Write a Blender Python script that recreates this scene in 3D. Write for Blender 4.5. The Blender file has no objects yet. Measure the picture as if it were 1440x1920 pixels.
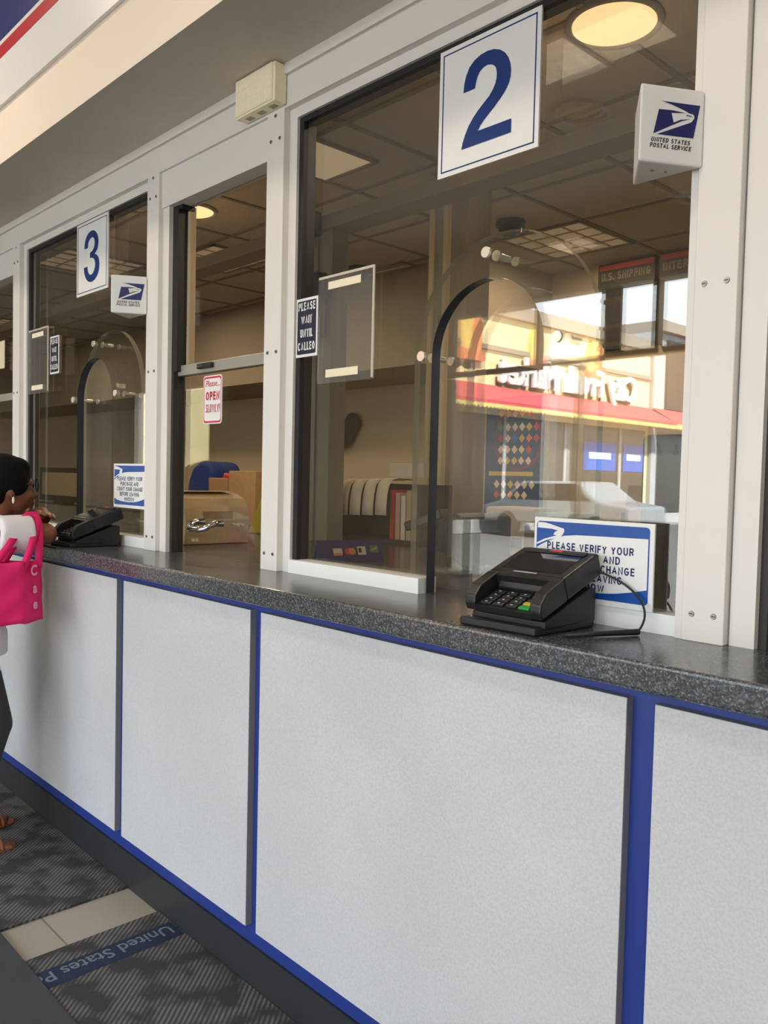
import bpy, bmesh, math, random
from mathutils import Vector, Matrix
random.seed(7)
sc = bpy.context.scene
COL = sc.collection

# ------------------------------------------------------------------ camera
cam_d = bpy.data.cameras.new('camera')
cam_d.sensor_fit = 'VERTICAL'
cam_d.sensor_height = 24.0
cam_d.lens = 1550.0 / 1920.0 * 24.0
cam_d.clip_start = 0.02
cam_d.clip_end = 300
cam = bpy.data.objects.new('camera', cam_d)
COL.objects.link(cam)
CR = ((0.6868875, -0.0467907, 0.7252559), (0.7263945, 0.0123961, -0.6871662), (0.0231626, 0.9988278, 0.0425033))
cam.matrix_world = Matrix((CR[0] + (0.0,), CR[1] + (0.0,), CR[2] + (1.40,), (0, 0, 0, 1)))
sc.camera = cam

# ------------------------------------------------------------------ world, sun, exposure
SKY_STRENGTH = 5.2
SUN_STRENGTH = 20.0
LOBBY_LAMP_W = 12.0
CLERK_LAMP_W = 12.0
world = bpy.data.worlds.new('world')
sc.world = world
world.use_nodes = True
wn = world.node_tree
wn.nodes.clear()
wo = wn.nodes.new('ShaderNodeOutputWorld')
wb = wn.nodes.new('ShaderNodeBackground')
geo = wn.nodes.new('ShaderNodeNewGeometry')
sep = wn.nodes.new('ShaderNodeSeparateXYZ')
ramp = wn.nodes.new('ShaderNodeValToRGB')
tc = wn.nodes.new('ShaderNodeTexCoord')
wn.links.new(tc.outputs['Generated'], sep.inputs[0])
wn.links.new(sep.outputs['Z'], ramp.inputs[0])
ramp.color_ramp.elements[0].position = 0.0
ramp.color_ramp.elements[0].color = (1.0, 1.0, 1.0, 1)
ramp.color_ramp.elements[1].position = 0.6
ramp.color_ramp.elements[1].color = (0.62, 0.79, 1.0, 1)
e = ramp.color_ramp.elements.new(0.22)
e.color = (0.80, 0.90, 1.0, 1)
wn.links.new(ramp.outputs[0], wb.inputs['Color'])
wb.inputs['Strength'].default_value = SKY_STRENGTH
wn.links.new(wb.outputs[0], wo.inputs[0])

sun_d = bpy.data.lights.new('sun', 'SUN')
sun_d.energy = SUN_STRENGTH
sun_d.angle = math.radians(0.6)
sun_d.color = (1.0, 0.92, 0.78)
sun = bpy.data.objects.new('sun', sun_d)
COL.objects.link(sun)
sun.rotation_euler = Vector((-0.72, -0.30, -0.62)).to_track_quat('-Z', 'Y').to_euler()
sun.location = (6, 6, 12)

vs = sc.view_settings
vs.view_transform = 'Standard'
vs.look = 'None'
vs.gamma = 1.0
vs.use_curve_mapping = False
vs.exposure = 0.42
sc.cycles.max_bounces = 10
sc.cycles.diffuse_bounces = 4
sc.cycles.glossy_bounces = 5
sc.cycles.transparent_max_bounces = 24
sc.cycles.sample_clamp_indirect = 6.0
sc.cycles.caustics_reflective = False
sc.cycles.caustics_refractive = False

# ------------------------------------------------------------------ materials
def s2l(c):
    return tuple((v / 12.92 if v <= 0.04045 else ((v + 0.055) / 1.055) ** 2.4) for v in c)

def rgb(r, g, b):
    return s2l((r / 255.0, g / 255.0, b / 255.0)) + (1.0,)

MATS = {}

def pmat(name, col, rough=0.5, metal=0.0, emis=None, estr=0.0, noise=0.0, nscale=60.0, coat=0.0, spec=0.5, bump=0.0, sheen=0.0):
    m = bpy.data.materials.new(name)
    m.use_nodes = True
    nt = m.node_tree
    b = nt.nodes['Principled BSDF']
    b.inputs['Base Color'].default_value = col
    b.inputs['Roughness'].default_value = rough
    b.inputs['Metallic'].default_value = metal
    b.inputs['Specular IOR Level'].default_value = spec
    b.inputs['Coat Weight'].default_value = coat
    b.inputs['Coat Roughness'].default_value = 0.08
    b.inputs['Sheen Weight'].default_value = sheen
    if emis:
        b.inputs['Emission Color'].default_value = emis
        b.inputs['Emission Strength'].default_value = estr
    if noise > 0 or bump > 0:
        t = nt.nodes.new('ShaderNodeTexCoord')
        n = nt.nodes.new('ShaderNodeTexNoise')
        n.inputs['Scale'].default_value = nscale
        n.inputs['Detail'].default_value = 3
        nt.links.new(t.outputs['Object'], n.inputs['Vector'])
        if noise > 0:
            mr = nt.nodes.new('ShaderNodeMapRange')
            mr.inputs[1].default_value = 0.3
            mr.inputs[2].default_value = 0.7
            mr.inputs[3].default_value = 1 - noise
            mr.inputs[4].default_value = 1 + noise
            mx = nt.nodes.new('ShaderNodeMix')
            mx.data_type = 'RGBA'
            mx.blend_type = 'MULTIPLY'
            mx.inputs[0].default_value = 1.0
            mx.inputs[6].default_value = col
            nt.links.new(n.outputs['Fac'], mr.inputs[0])
            nt.links.new(mr.outputs[0], mx.inputs[7])
            nt.links.new(mx.outputs[2], b.inputs['Base Color'])
        if bump > 0:
            bp = nt.nodes.new('ShaderNodeBump')
            bp.inputs['Strength'].default_value = bump
            bp.inputs['Distance'].default_value = 0.002
            nt.links.new(n.outputs['Fac'], bp.inputs['Height'])
            nt.links.new(bp.outputs[0], b.inputs['Normal'])
    MATS[name] = m
    return m

def glass_mat(name, r0=0.07, tint=(0.93, 0.93, 0.91), haze=0.0, hazecol=(0.6, 0.6, 0.6, 1)):
    """Clear sheet: transparency plus a mirror reflection that grows towards grazing angles (Schlick)."""
    m = bpy.data.materials.new(name)
    m.use_nodes = True
    nt = m.node_tree
    nt.nodes.clear()
    out = nt.nodes.new('ShaderNodeOutputMaterial')
    tr = nt.nodes.new('ShaderNodeBsdfTransparent')
    tr.inputs[0].default_value = tint + (1,)
    gl = nt.nodes.new('ShaderNodeBsdfGlossy')
    gl.inputs['Roughness'].default_value = 0.0
    gl.inputs['Color'].default_value = (1, 1, 1, 1)
    g = nt.nodes.new('ShaderNodeNewGeometry')
    d = nt.nodes.new('ShaderNodeVectorMath')
    d.operation = 'DOT_PRODUCT'
    nt.links.new(g.outputs['Normal'], d.inputs[0])
    nt.links.new(g.outputs['Incoming'], d.inputs[1])
    def mth(op, a, b=None):
        n = nt.nodes.new('ShaderNodeMath')
        n.operation = op
        for i, v in enumerate((a, b)):
            if v is None:
                continue
            if isinstance(v, (int, float)):
                n.inputs[i].default_value = v
            else:
                nt.links.new(v, n.inputs[i])
        return n.outputs[0]
    c = mth('ABSOLUTE', d.outputs['Value'])
    p = mth('POWER', mth('SUBTRACT', 1.0, c), 5.0)
    f = mth('ADD', mth('MULTIPLY', p, 1 - r0), r0)
    mx = nt.nodes.new('ShaderNodeMixShader')
    nt.links.new(f, mx.inputs[0])
    last = tr.outputs[0]
    if haze > 0:
        df = nt.nodes.new('ShaderNodeBsdfDiffuse')
        df.inputs[0].default_value = hazecol
        hm = nt.nodes.new('ShaderNodeMixShader')
        hm.inputs[0].default_value = haze
        nt.links.new(last, hm.inputs[1])
        nt.links.new(df.outputs[0], hm.inputs[2])
        last = hm.outputs[0]
    nt.links.new(last, mx.inputs[1])
    nt.links.new(gl.outputs[0], mx.inputs[2])
    nt.links.new(mx.outputs[0], out.inputs[0])
    MATS[name] = m
    return m

GLASS = glass_mat('security_glass', 0.13, (0.90, 0.90, 0.87))
HATCHGLASS = glass_mat('hatch_glass', 0.03, (0.93, 0.92, 0.89))
ACRYL = glass_mat('acrylic', 0.09, (0.95, 0.95, 0.93), 0.03, (0.75, 0.72, 0.65, 1))
HOLDER = glass_mat('holder_acrylic', 0.03, (0.90, 0.90, 0.89), 0.07, (0.72, 0.70, 0.66, 1))
ACRYL_EDGE = glass_mat('acrylic_edge', 0.12, (0.86, 0.82, 0.72), 0.60, (0.94, 0.88, 0.72, 1))
STOREGLASS = glass_mat('storefront_glass', 0.03, (0.95, 0.96, 0.96))
SMOKE = glass_mat('grey_plastic', 0.03, (0.40, 0.41, 0.41), 0.35, (0.20, 0.20, 0.20, 1))

FRAME = pmat('painted_frame', rgb(225, 220, 213), 0.42)
FRAME_IN = pmat('inner_frame', rgb(196, 190, 178), 0.5)
SILLW = pmat('white_sill', rgb(238, 238, 234), 0.4)
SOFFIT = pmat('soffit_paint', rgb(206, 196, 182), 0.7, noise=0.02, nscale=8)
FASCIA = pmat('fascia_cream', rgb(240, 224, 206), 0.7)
SIGNWHITE = pmat('sign_white', rgb(232, 230, 228), 0.35)
SIGNRED = pmat('sign_red', rgb(186, 40, 52), 0.4)
SIGNBLUE = pmat('sign_blue', rgb(38, 46, 110), 0.4)
NUMBLUE = pmat('number_blue', rgb(16, 50, 116), 0.28)
EMBLUE = pmat('emblem_blue', rgb(22, 28, 92), 0.4)
VERBLUE = pmat('notice_blue', rgb(6, 74, 156), 0.4)
NAVY = pmat('navy', rgb(22, 30, 58), 0.4)
TEXTNAVY = pmat('text_navy', rgb(26, 44, 96), 0.5)
TEXTBLACK = pmat('text_black', rgb(30, 30, 34), 0.5)
TEXTRED = pmat('text_red', rgb(205, 40, 62), 0.5)
WHITE = pmat('white_plastic', rgb(226, 224, 220), 0.35)
TAPE = pmat('tape', rgb(240, 226, 196), 0.7)
BLACKRUB = pmat('black_gasket', rgb(24, 24, 26), 0.5)
EDGE = pmat('edge_refraction_dark', rgb(52, 56, 64), 0.25)  # dark colour stands in for refraction in the cut edge
SCREW = pmat('screw_steel', rgb(150, 148, 142), 0.35, metal=0.8)
CHROME = pmat('chrome', rgb(215, 215, 215), 0.12, metal=1.0)
SATIN = pmat('satin_steel', rgb(230, 226, 216), 0.3, metal=0.7)
ALU = pmat('aluminium', rgb(168, 164, 155), 0.4, metal=0.35)
STROBE = pmat('ivory_plastic', rgb(248, 238, 206), 0.45)
STROBEDK = pmat('ivory_vent', rgb(170, 160, 132), 0.7)
BLUEPNT = pmat('blue_laminate', rgb(38, 58, 130), 0.42)
PANELEDGE = pmat('panel_edge', rgb(132, 130, 130), 0.55)
COVEBASE = pmat('rubber_base', rgb(43, 44, 46), 0.5)
BORDER = pmat('rubber_strip', rgb(58, 60, 64), 0.7)
BLKPL = pmat('black_plastic', rgb(30, 29, 29), 0.38)
BLKPL2 = pmat('black_plastic_matte', rgb(24, 24, 25), 0.5)
SCREEN = pmat('terminal_screen', rgb(20, 22, 28), 0.06, coat=1.0)
KEYS = pmat('keypad', rgb(36, 36, 38), 0.4)
KEYW = pmat('key_marks', rgb(190, 190, 190), 0.5)
KEYG = pmat('green_key', rgb(40, 150, 70), 0.4)
KEYY = pmat('yellow_key', rgb(190, 170, 40), 0.4)
REDLAB = pmat('red_label', rgb(190, 40, 50), 0.4)
CEIL = pmat('ceiling_tile', rgb(182, 170, 152), 0.9, noise=0.05, nscale=120)
GRID = pmat('ceiling_grid', rgb(132, 122, 108), 0.7)
TANWALL = pmat('tan_wall', rgb(200, 180, 150), 0.8)
BULK = pmat('bulkhead_shade_taupe', rgb(150, 136, 116), 0.8)  # taupe set darker than the tan wall to carry the shade up there
LOBBYWALL = pmat('lobby_wall', rgb(200, 188, 168), 0.8)
LOBBYCEIL = pmat('lobby_ceiling', rgb(205, 200, 190), 0.9)
OFFFLOOR = pmat('office_floor', rgb(92, 84, 76), 0.7)
LAMPWARM = pmat('lamp_warm', rgb(255, 230, 180), 0.5, emis=(1.0, 0.72, 0.36, 1), estr=0.95)
TROFF = pmat('troffer_lens', rgb(180, 158, 126), 0.5, emis=(1.0, 0.74, 0.48, 1), estr=0.13, noise=0.25, nscale=9)
TROFFB = pmat('troffer_bright', rgb(240, 225, 195), 0.5, emis=(1.0, 0.76, 0.46, 1), estr=0.22)
LOBLAMP = pmat('lobby_lamp', rgb(250, 240, 220), 0.5, emis=(1.0, 0.86, 0.66, 1), estr=2.0)
LOBLAMP2 = pmat('lobby_lamp_dim', rgb(240, 230, 210), 0.5, emis=(1.0, 0.82, 0.60, 1), estr=0.7, noise=0.6, nscale=11)
DARKPL = pmat('dark_metal', rgb(48, 44, 40), 0.6)
DOMEBLK = pmat('dome_black', rgb(30, 28, 26), 0.2)
CREAMM = pmat('cream_plastic', rgb(234, 210, 170), 0.55)
BEIGE = pmat('beige_plastic', rgb(190, 166, 130), 0.55)
BROWNP = pmat('brown_paper', rgb(186, 146, 100), 0.8, noise=0.08, nscale=30)
PAPER = pmat('paper', rgb(222, 206, 180), 0.8)
PAPERPINK = pmat('pink_paper', rgb(206, 160, 140), 0.8)
PAPERGRN = pmat('green_paper', rgb(188, 196, 150), 0.8)
PAPERYEL = pmat('yellow_paper', rgb(206, 186, 60), 0.8)
CARDBRD = pmat('cardboard', rgb(176, 132, 90), 0.85)
BLUEBAG = pmat('blue_canvas', rgb(34, 56, 120), 0.85)
DESK = pmat('dark_desk', rgb(70, 54, 42), 0.6)
POSTGREY = pmat('grey_post', rgb(150, 146, 134), 0.5)
PILCREAM = pmat('pilaster_cream', rgb(206, 186, 152), 0.6)
TENTBLUE = pmat('tent_blue', rgb(36, 44, 108), 0.45)
ORANGE = pmat('orange', rgb(226, 130, 70), 0.5)
RED = pmat('red_print', rgb(196, 60, 50), 0.6)
DKRED = pmat('dark_red_print', rgb(104, 44, 48), 0.6)
YELLOW = pmat('yellow_print', rgb(210, 176, 50), 0.6)
GREEN = pmat('green_print', rgb(90, 130, 60), 0.6)
CREAMP = pmat('cream_print', rgb(220, 200, 170), 0.6)
POSTBLUE = pmat('poster_blue', rgb(24, 46, 84), 0.4)
SKIN = pmat('skin', rgb(122, 72, 48), 0.5)
HAIR = pmat('hair', rgb(11, 10, 11), 0.8, spec=0.15, noise=0.3, nscale=80, bump=0.6)
SHIRT = pmat('white_cotton', rgb(226, 220, 222), 0.9, bump=0.25, nscale=25)
PANTS = pmat('charcoal_cotton', rgb(56, 55, 57), 0.9, bump=0.2, nscale=30)
SANDAL = pmat('sandal_leather', rgb(140, 80, 52), 0.6)
PINK = pmat('pink_fabric', rgb(226, 22, 104), 0.75, bump=0.3, nscale=18)
PINKTRIM = pmat('pink_lettering', rgb(240, 170, 200), 0.7)
STUCCO = pmat('cream_stucco', rgb(240, 224, 172), 0.9)
STUCCOGREY = pmat('grey_cornice', rgb(150, 140, 126), 0.9)
AWNING = pmat('awning_red', rgb(216, 84, 88), 0.8)
AWNYEL = pmat('awning_yellow', rgb(222, 200, 120), 0.8)
MORANGE = pmat('market_orange', rgb(228, 140, 92), 0.8)
MYELLOW = pmat('market_yellow', rgb(246, 208, 116), 0.8)
SHOPDARK = pmat('shop_dark', rgb(46, 42, 38), 0.3)
SHOPBLUE = pmat('shop_blue', rgb(24, 90, 190), 0.5)
QUOIN = pmat('grey_block', rgb(176, 176, 180), 0.9)
SIGNBRN = pmat('signboard_brown', rgb(60, 50, 46), 0.6)
LETW = pmat('white_letters', rgb(235, 235, 235), 0.6)
LETK = pmat('black_letters', rgb(34, 32, 32), 0.6)
ASPH = pmat('asphalt', rgb(128, 126, 122), 0.95, noise=0.06, nscale=3)
CARW = pmat('car_silver', rgb(128, 132, 136), 0.3)
CARG = pmat('car_glass', rgb(30, 34, 38), 0.1)
SFRAME = pmat('storefront_frame', rgb(150, 112, 74), 0.5)
SBLACK = pmat('storefront_black', rgb(28, 26, 26), 0.6)
TILE_GROUT = None

def speckle_panel():
    m = pmat('grey_laminate', rgb(196, 196, 199), 0.45)
    nt = m.node_tree
    b = nt.nodes['Principled BSDF']
    t = nt.nodes.new('ShaderNodeTexCoord')
    n = nt.nodes.new('ShaderNodeTexNoise')
    n.inputs['Scale'].default_value = 210
    n.inputs['Detail'].default_value = 2
    nt.links.new(t.outputs['Object'], n.inputs['Vector'])
    r = nt.nodes.new('ShaderNodeValToRGB')
    r.color_ramp.elements[0].position = 0.30
    r.color_ramp.elements[0].color = rgb(194, 192, 192)
    r.color_ramp.elements[1].position = 0.62
    r.color_ramp.elements[1].color = rgb(205, 203, 202)
    nt.links.new(n.outputs['Fac'], r.inputs[0])
    n2 = nt.nodes.new('ShaderNodeTexNoise')
    n2.inputs['Scale'].default_value = 3.0
    n2.inputs['Detail'].default_value = 4
    nt.links.new(t.outputs['Object'], n2.inputs['Vector'])
    r2 = nt.nodes.new('ShaderNodeMapRange')
    r2.inputs[1].default_value = 0.35
    r2.inputs[2].default_value = 0.7
    r2.inputs[3].default_value = 0.93
    r2.inputs[4].default_value = 1.03
    nt.links.new(n2.outputs['Fac'], r2.inputs[0])
    mx = nt.nodes.new('ShaderNodeMix')
    mx.data_type = 'RGBA'
    mx.blend_type = 'MULTIPLY'
    mx.inputs[0].default_value = 1
    nt.links.new(r.outputs[0], mx.inputs[6])
    nt.links.new(r2.outputs[0], mx.inputs[7])
    nt.links.new(mx.outputs[2], b.inputs['Base Color'])
    bp = nt.nodes.new('ShaderNodeBump')
    bp.inputs['Strength'].default_value = 0.15
    bp.inputs['Distance'].default_value = 0.001
    nt.links.new(n.outputs['Fac'], bp.inputs['Height'])
    nt.links.new(bp.outputs[0], b.inputs['Normal'])
    return m
PANEL = speckle_panel()

def counter_mat():
    m = pmat('counter_laminate', rgb(78, 80, 84), 0.22, spec=0.6)
    nt = m.node_tree
    b = nt.nodes['Principled BSDF']
    t = nt.nodes.new('ShaderNodeTexCoord')
    n = nt.nodes.new('ShaderNodeTexVoronoi')
    n.inputs['Scale'].default_value = 330
    nt.links.new(t.outputs['Object'], n.inputs['Vector'])
    r = nt.nodes.new('ShaderNodeValToRGB')
    r.color_ramp.interpolation = 'CONSTANT'
    els = r.color_ramp.elements
    els[0].position = 0
    els[0].color = rgb(58, 59, 62)
    els[1].position = 0.45
    els[1].color = rgb(76, 79, 83)
    for p, c in ((0.68, (94, 97, 101)), (0.86, (116, 118, 120)), (0.95, (92, 84, 78))):
        e = els.new(p)
        e.color = rgb(*c)
    sx = nt.nodes.new('ShaderNodeSeparateColor')
    nt.links.new(n.outputs['Color'], sx.inputs[0])
    nt.links.new(sx.outputs[0], r.inputs[0])
    nt.links.new(r.outputs[0], b.inputs['Base Color'])
    return m
COUNTER = counter_mat()

def carpet_mat():
    m = pmat('ribbed_carpet', rgb(62, 61, 65), 0.95, spec=0.1)
    nt = m.node_tree
    b = nt.nodes['Principled BSDF']
    t = nt.nodes.new('ShaderNodeTexCoord')
    mp = nt.nodes.new('ShaderNodeMapping')
    mp.inputs['Rotation'].default_value = (0, 0, math.radians(-41))
    nt.links.new(t.outputs['Object'], mp.inputs[0])
    w = nt.nodes.new('ShaderNodeTexWave')
    w.inputs['Scale'].default_value = 24.0
    w.inputs['Distortion'].default_value = 0.6
    w.inputs['Detail'].default_value = 1.0
    nt.links.new(mp.outputs[0], w.inputs['Vector'])
    n = nt.nodes.new('ShaderNodeTexNoise')
    n.inputs['Scale'].default_value = 11.0
    nt.links.new(t.outputs['Object'], n.inputs['Vector'])
    gt = nt.nodes.new('ShaderNodeMapRange')
    gt.inputs[1].default_value = 0.40
    gt.inputs[2].default_value = 0.58
    nt.links.new(n.outputs['Fac'], gt.inputs[0])
    mu = nt.nodes.new('ShaderNodeMath')
    mu.operation = 'MULTIPLY'
    nt.links.new(w.outputs['Fac'], mu.inputs[0])
    nt.links.new(gt.outputs[0], mu.inputs[1])
    mx = nt.nodes.new('ShaderNodeMix')
    mx.data_type = 'RGBA'
    mx.inputs[6].default_value = rgb(66, 64, 66)
    mx.inputs[7].default_value = rgb(116, 112, 108)
    nt.links.new(mu.outputs[0], mx.inputs[0])
    nt.links.new(mx.outputs[2], b.inputs['Base Color'])
    n3 = nt.nodes.new('ShaderNodeTexNoise')
    n3.inputs['Scale'].default_value = 300
    nt.links.new(t.outputs['Object'], n3.inputs['Vector'])
    bp = nt.nodes.new('ShaderNodeBump')
    bp.inputs['Strength'].default_value = 0.4
    bp.inputs['Distance'].default_value = 0.003
    nt.links.new(n3.outputs['Fac'], bp.inputs['Height'])
    nt.links.new(bp.outputs[0], b.inputs['Normal'])
    return m
CARPET = carpet_mat()
CARPETBLUE = pmat('carpet_blue', rgb(48, 56, 76), 0.95, noise=0.2, nscale=200, spec=0.1)
CARPETTEXT = pmat('carpet_text', rgb(116, 121, 128), 0.95, noise=0.2, nscale=200, spec=0.1)

def tile_mat():
    m = pmat('beige_floor_tile', rgb(176, 166, 146), 0.45)
    nt = m.node_tree
    b = nt.nodes['Principled BSDF']
    t = nt.nodes.new('ShaderNodeTexCoord')
    mp = nt.nodes.new('ShaderNodeMapping')
    mp.inputs['Location'].default_value = (0.02, 0.095, 0)
    nt.links.new(t.outputs['Object'], mp.inputs[0])
    br = nt.nodes.new('ShaderNodeTexBrick')
    br.offset = 0.0
    br.inputs['Scale'].default_value = 1.0
    br.inputs['Brick Width'].default_value = 0.32
    br.inputs['Row Height'].default_value = 0.32
    br.inputs['Mortar Size'].default_value = 0.003
    br.inputs['Color1'].default_value = rgb(178, 168, 148)
    br.inputs['Color2'].default_value = rgb(160, 152, 136)
    br.inputs['Mortar'].default_value = rgb(120, 112, 98)
    nt.links.new(mp.outputs[0], br.inputs['Vector'])
    nt.links.new(br.outputs['Color'], b.inputs['Base Color'])
    return m
FLOORTILE = tile_mat()

# ------------------------------------------------------------------ geometry helpers
ORG = {}
_font_cache = {}

def text_mesh(s, bold=0.0, extrude=0.0):
    key = (s, bold, extrude)
    if key not in _font_cache:
        cu = bpy.data.curves.new('t', 'FONT')
        cu.body = s
        cu.size = 1.0
        cu.offset = bold
        cu.extrude = extrude
        cu.resolution_u = 4
        ob = bpy.data.objects.new('t', cu)
        COL.objects.link(ob)
        dg = bpy.context.evaluated_depsgraph_get()
        me = bpy.data.meshes.new_from_object(ob.evaluated_get(dg))
        vv = [v.co.copy() for v in me.vertices]
        ff = [tuple(p.vertices) for p in me.polygons]
        bpy.data.objects.remove(ob)
        bpy.data.curves.remove(cu)
        bpy.data.meshes.remove(me)
        _font_cache[key] = (vv, ff)
    return _font_cache[key]


def _arc(cx, cy, rx, ry, a0, a1, n=10):
    return [(cx + rx * math.cos(math.radians(a0 + (a1 - a0) * i / n)), cy + ry * math.sin(math.radians(a0 + (a1 - a0) * i / n))) for i in range(n + 1)]


def _oval(w):
    p = _arc(w / 2, 0.5, w / 2, 0.5, 90, 450, 24)
    p[-1] = p[0]
    return p

GLYPH = {
    'A': (0.80, [[(0, 0), (0.40, 1), (0.80, 0)], [(0.15, 0.33), (0.65, 0.33)]]),
    'B': (0.68, [[(0, 0), (0, 1)], [(0, 1)] + _arc(0.40, 0.765, 0.24, 0.235, 90, -90) + [(0, 0.53)], [(0, 0.53)] + _arc(0.42, 0.265, 0.26, 0.265, 90, -90) + [(0, 0)]]),
    'C': (0.76, [_arc(0.40, 0.5, 0.40, 0.5, 38, 322, 20)]),
    'D': (0.74, [[(0, 0), (0, 1)], [(0, 1)] + _arc(0.32, 0.5, 0.42, 0.5, 90, -90, 14) + [(0, 0)]]),
    'E': (0.62, [[(0.62, 1), (0, 1), (0, 0), (0.62, 0)], [(0, 0.52), (0.56, 0.52)]]),
    'F': (0.58, [[(0.58, 1), (0, 1), (0, 0)], [(0, 0.50), (0.52, 0.50)]]),
    'G': (0.80, [_arc(0.40, 0.5, 0.40, 0.5, 40, 330, 20) + [(0.78, 0.46), (0.44, 0.46)]]),
    'H': (0.72, [[(0, 0), (0, 1)], [(0.72, 0), (0.72, 1)], [(0, 0.52), (0.72, 0.52)]]),
    'I': (0.14, [[(0, 0), (0, 1)]]),
    'J': (0.5, [[(0.5, 1), (0.5, 0.25)] + _arc(0.25, 0.25, 0.25, 0.25, 0, -180, 8)]),
    'K': (0.70, [[(0, 0), (0, 1)], [(0.68, 1), (0, 0.36)], [(0.24, 0.58), (0.70, 0)]]),
    'L': (0.56, [[(0, 1), (0, 0), (0.56, 0)]]),
    'M': (0.88, [[(0, 0), (0, 1), (0.44, 0.12), (0.88, 1), (0.88, 0)]]),
    'N': (0.74, [[(0, 0), (0, 1), (0.74, 0), (0.74, 1)]]),
    'O': (0.82, [_oval(0.82)]),
    'P': (0.66, [[(0, 0), (0, 1)], [(0, 1)] + _arc(0.40, 0.73, 0.26, 0.27, 90, -90) + [(0, 0.46)]]),
    'R': (0.70, [[(0, 0), (0, 1)], [(0, 1)] + _arc(0.42, 0.745, 0.25, 0.255, 90, -90) + [(0, 0.49)], [(0.40, 0.49), (0.70, 0)]]),
    'S': (0.68, [_arc(0.34, 0.75, 0.32, 0.25, 20, 250, 12) + _arc(0.34, 0.26, 0.34, 0.26, 70, -160, 14)]),
    'T': (0.66, [[(0, 1), (0.66, 1)], [(0.33, 0), (0.33, 1)]]),
    'U': (0.72, [[(0, 1), (0, 0.32)] + _arc(0.36, 0.34, 0.36, 0.34, 180, 360, 12) + [(0.72, 1)]]),
    'V': (0.76, [[(0, 1), (0.38, 0), (0.76, 1)]]),
    'W': (1.06, [[(0, 1), (0.26, 0), (0.53, 0.92), (0.80, 0), (1.06, 1)]]),
    'Y': (0.74, [[(0, 1), (0.37, 0.44), (0.74, 1)], [(0.37, 0), (0.37, 0.44)]]),
    '.': (0.14, [[(0, 0), (0, 0.08)]]),
    '!': (0.14, [[(0, 0.32), (0, 1)], [(0, 0), (0, 0.08)]]),
}


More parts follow.
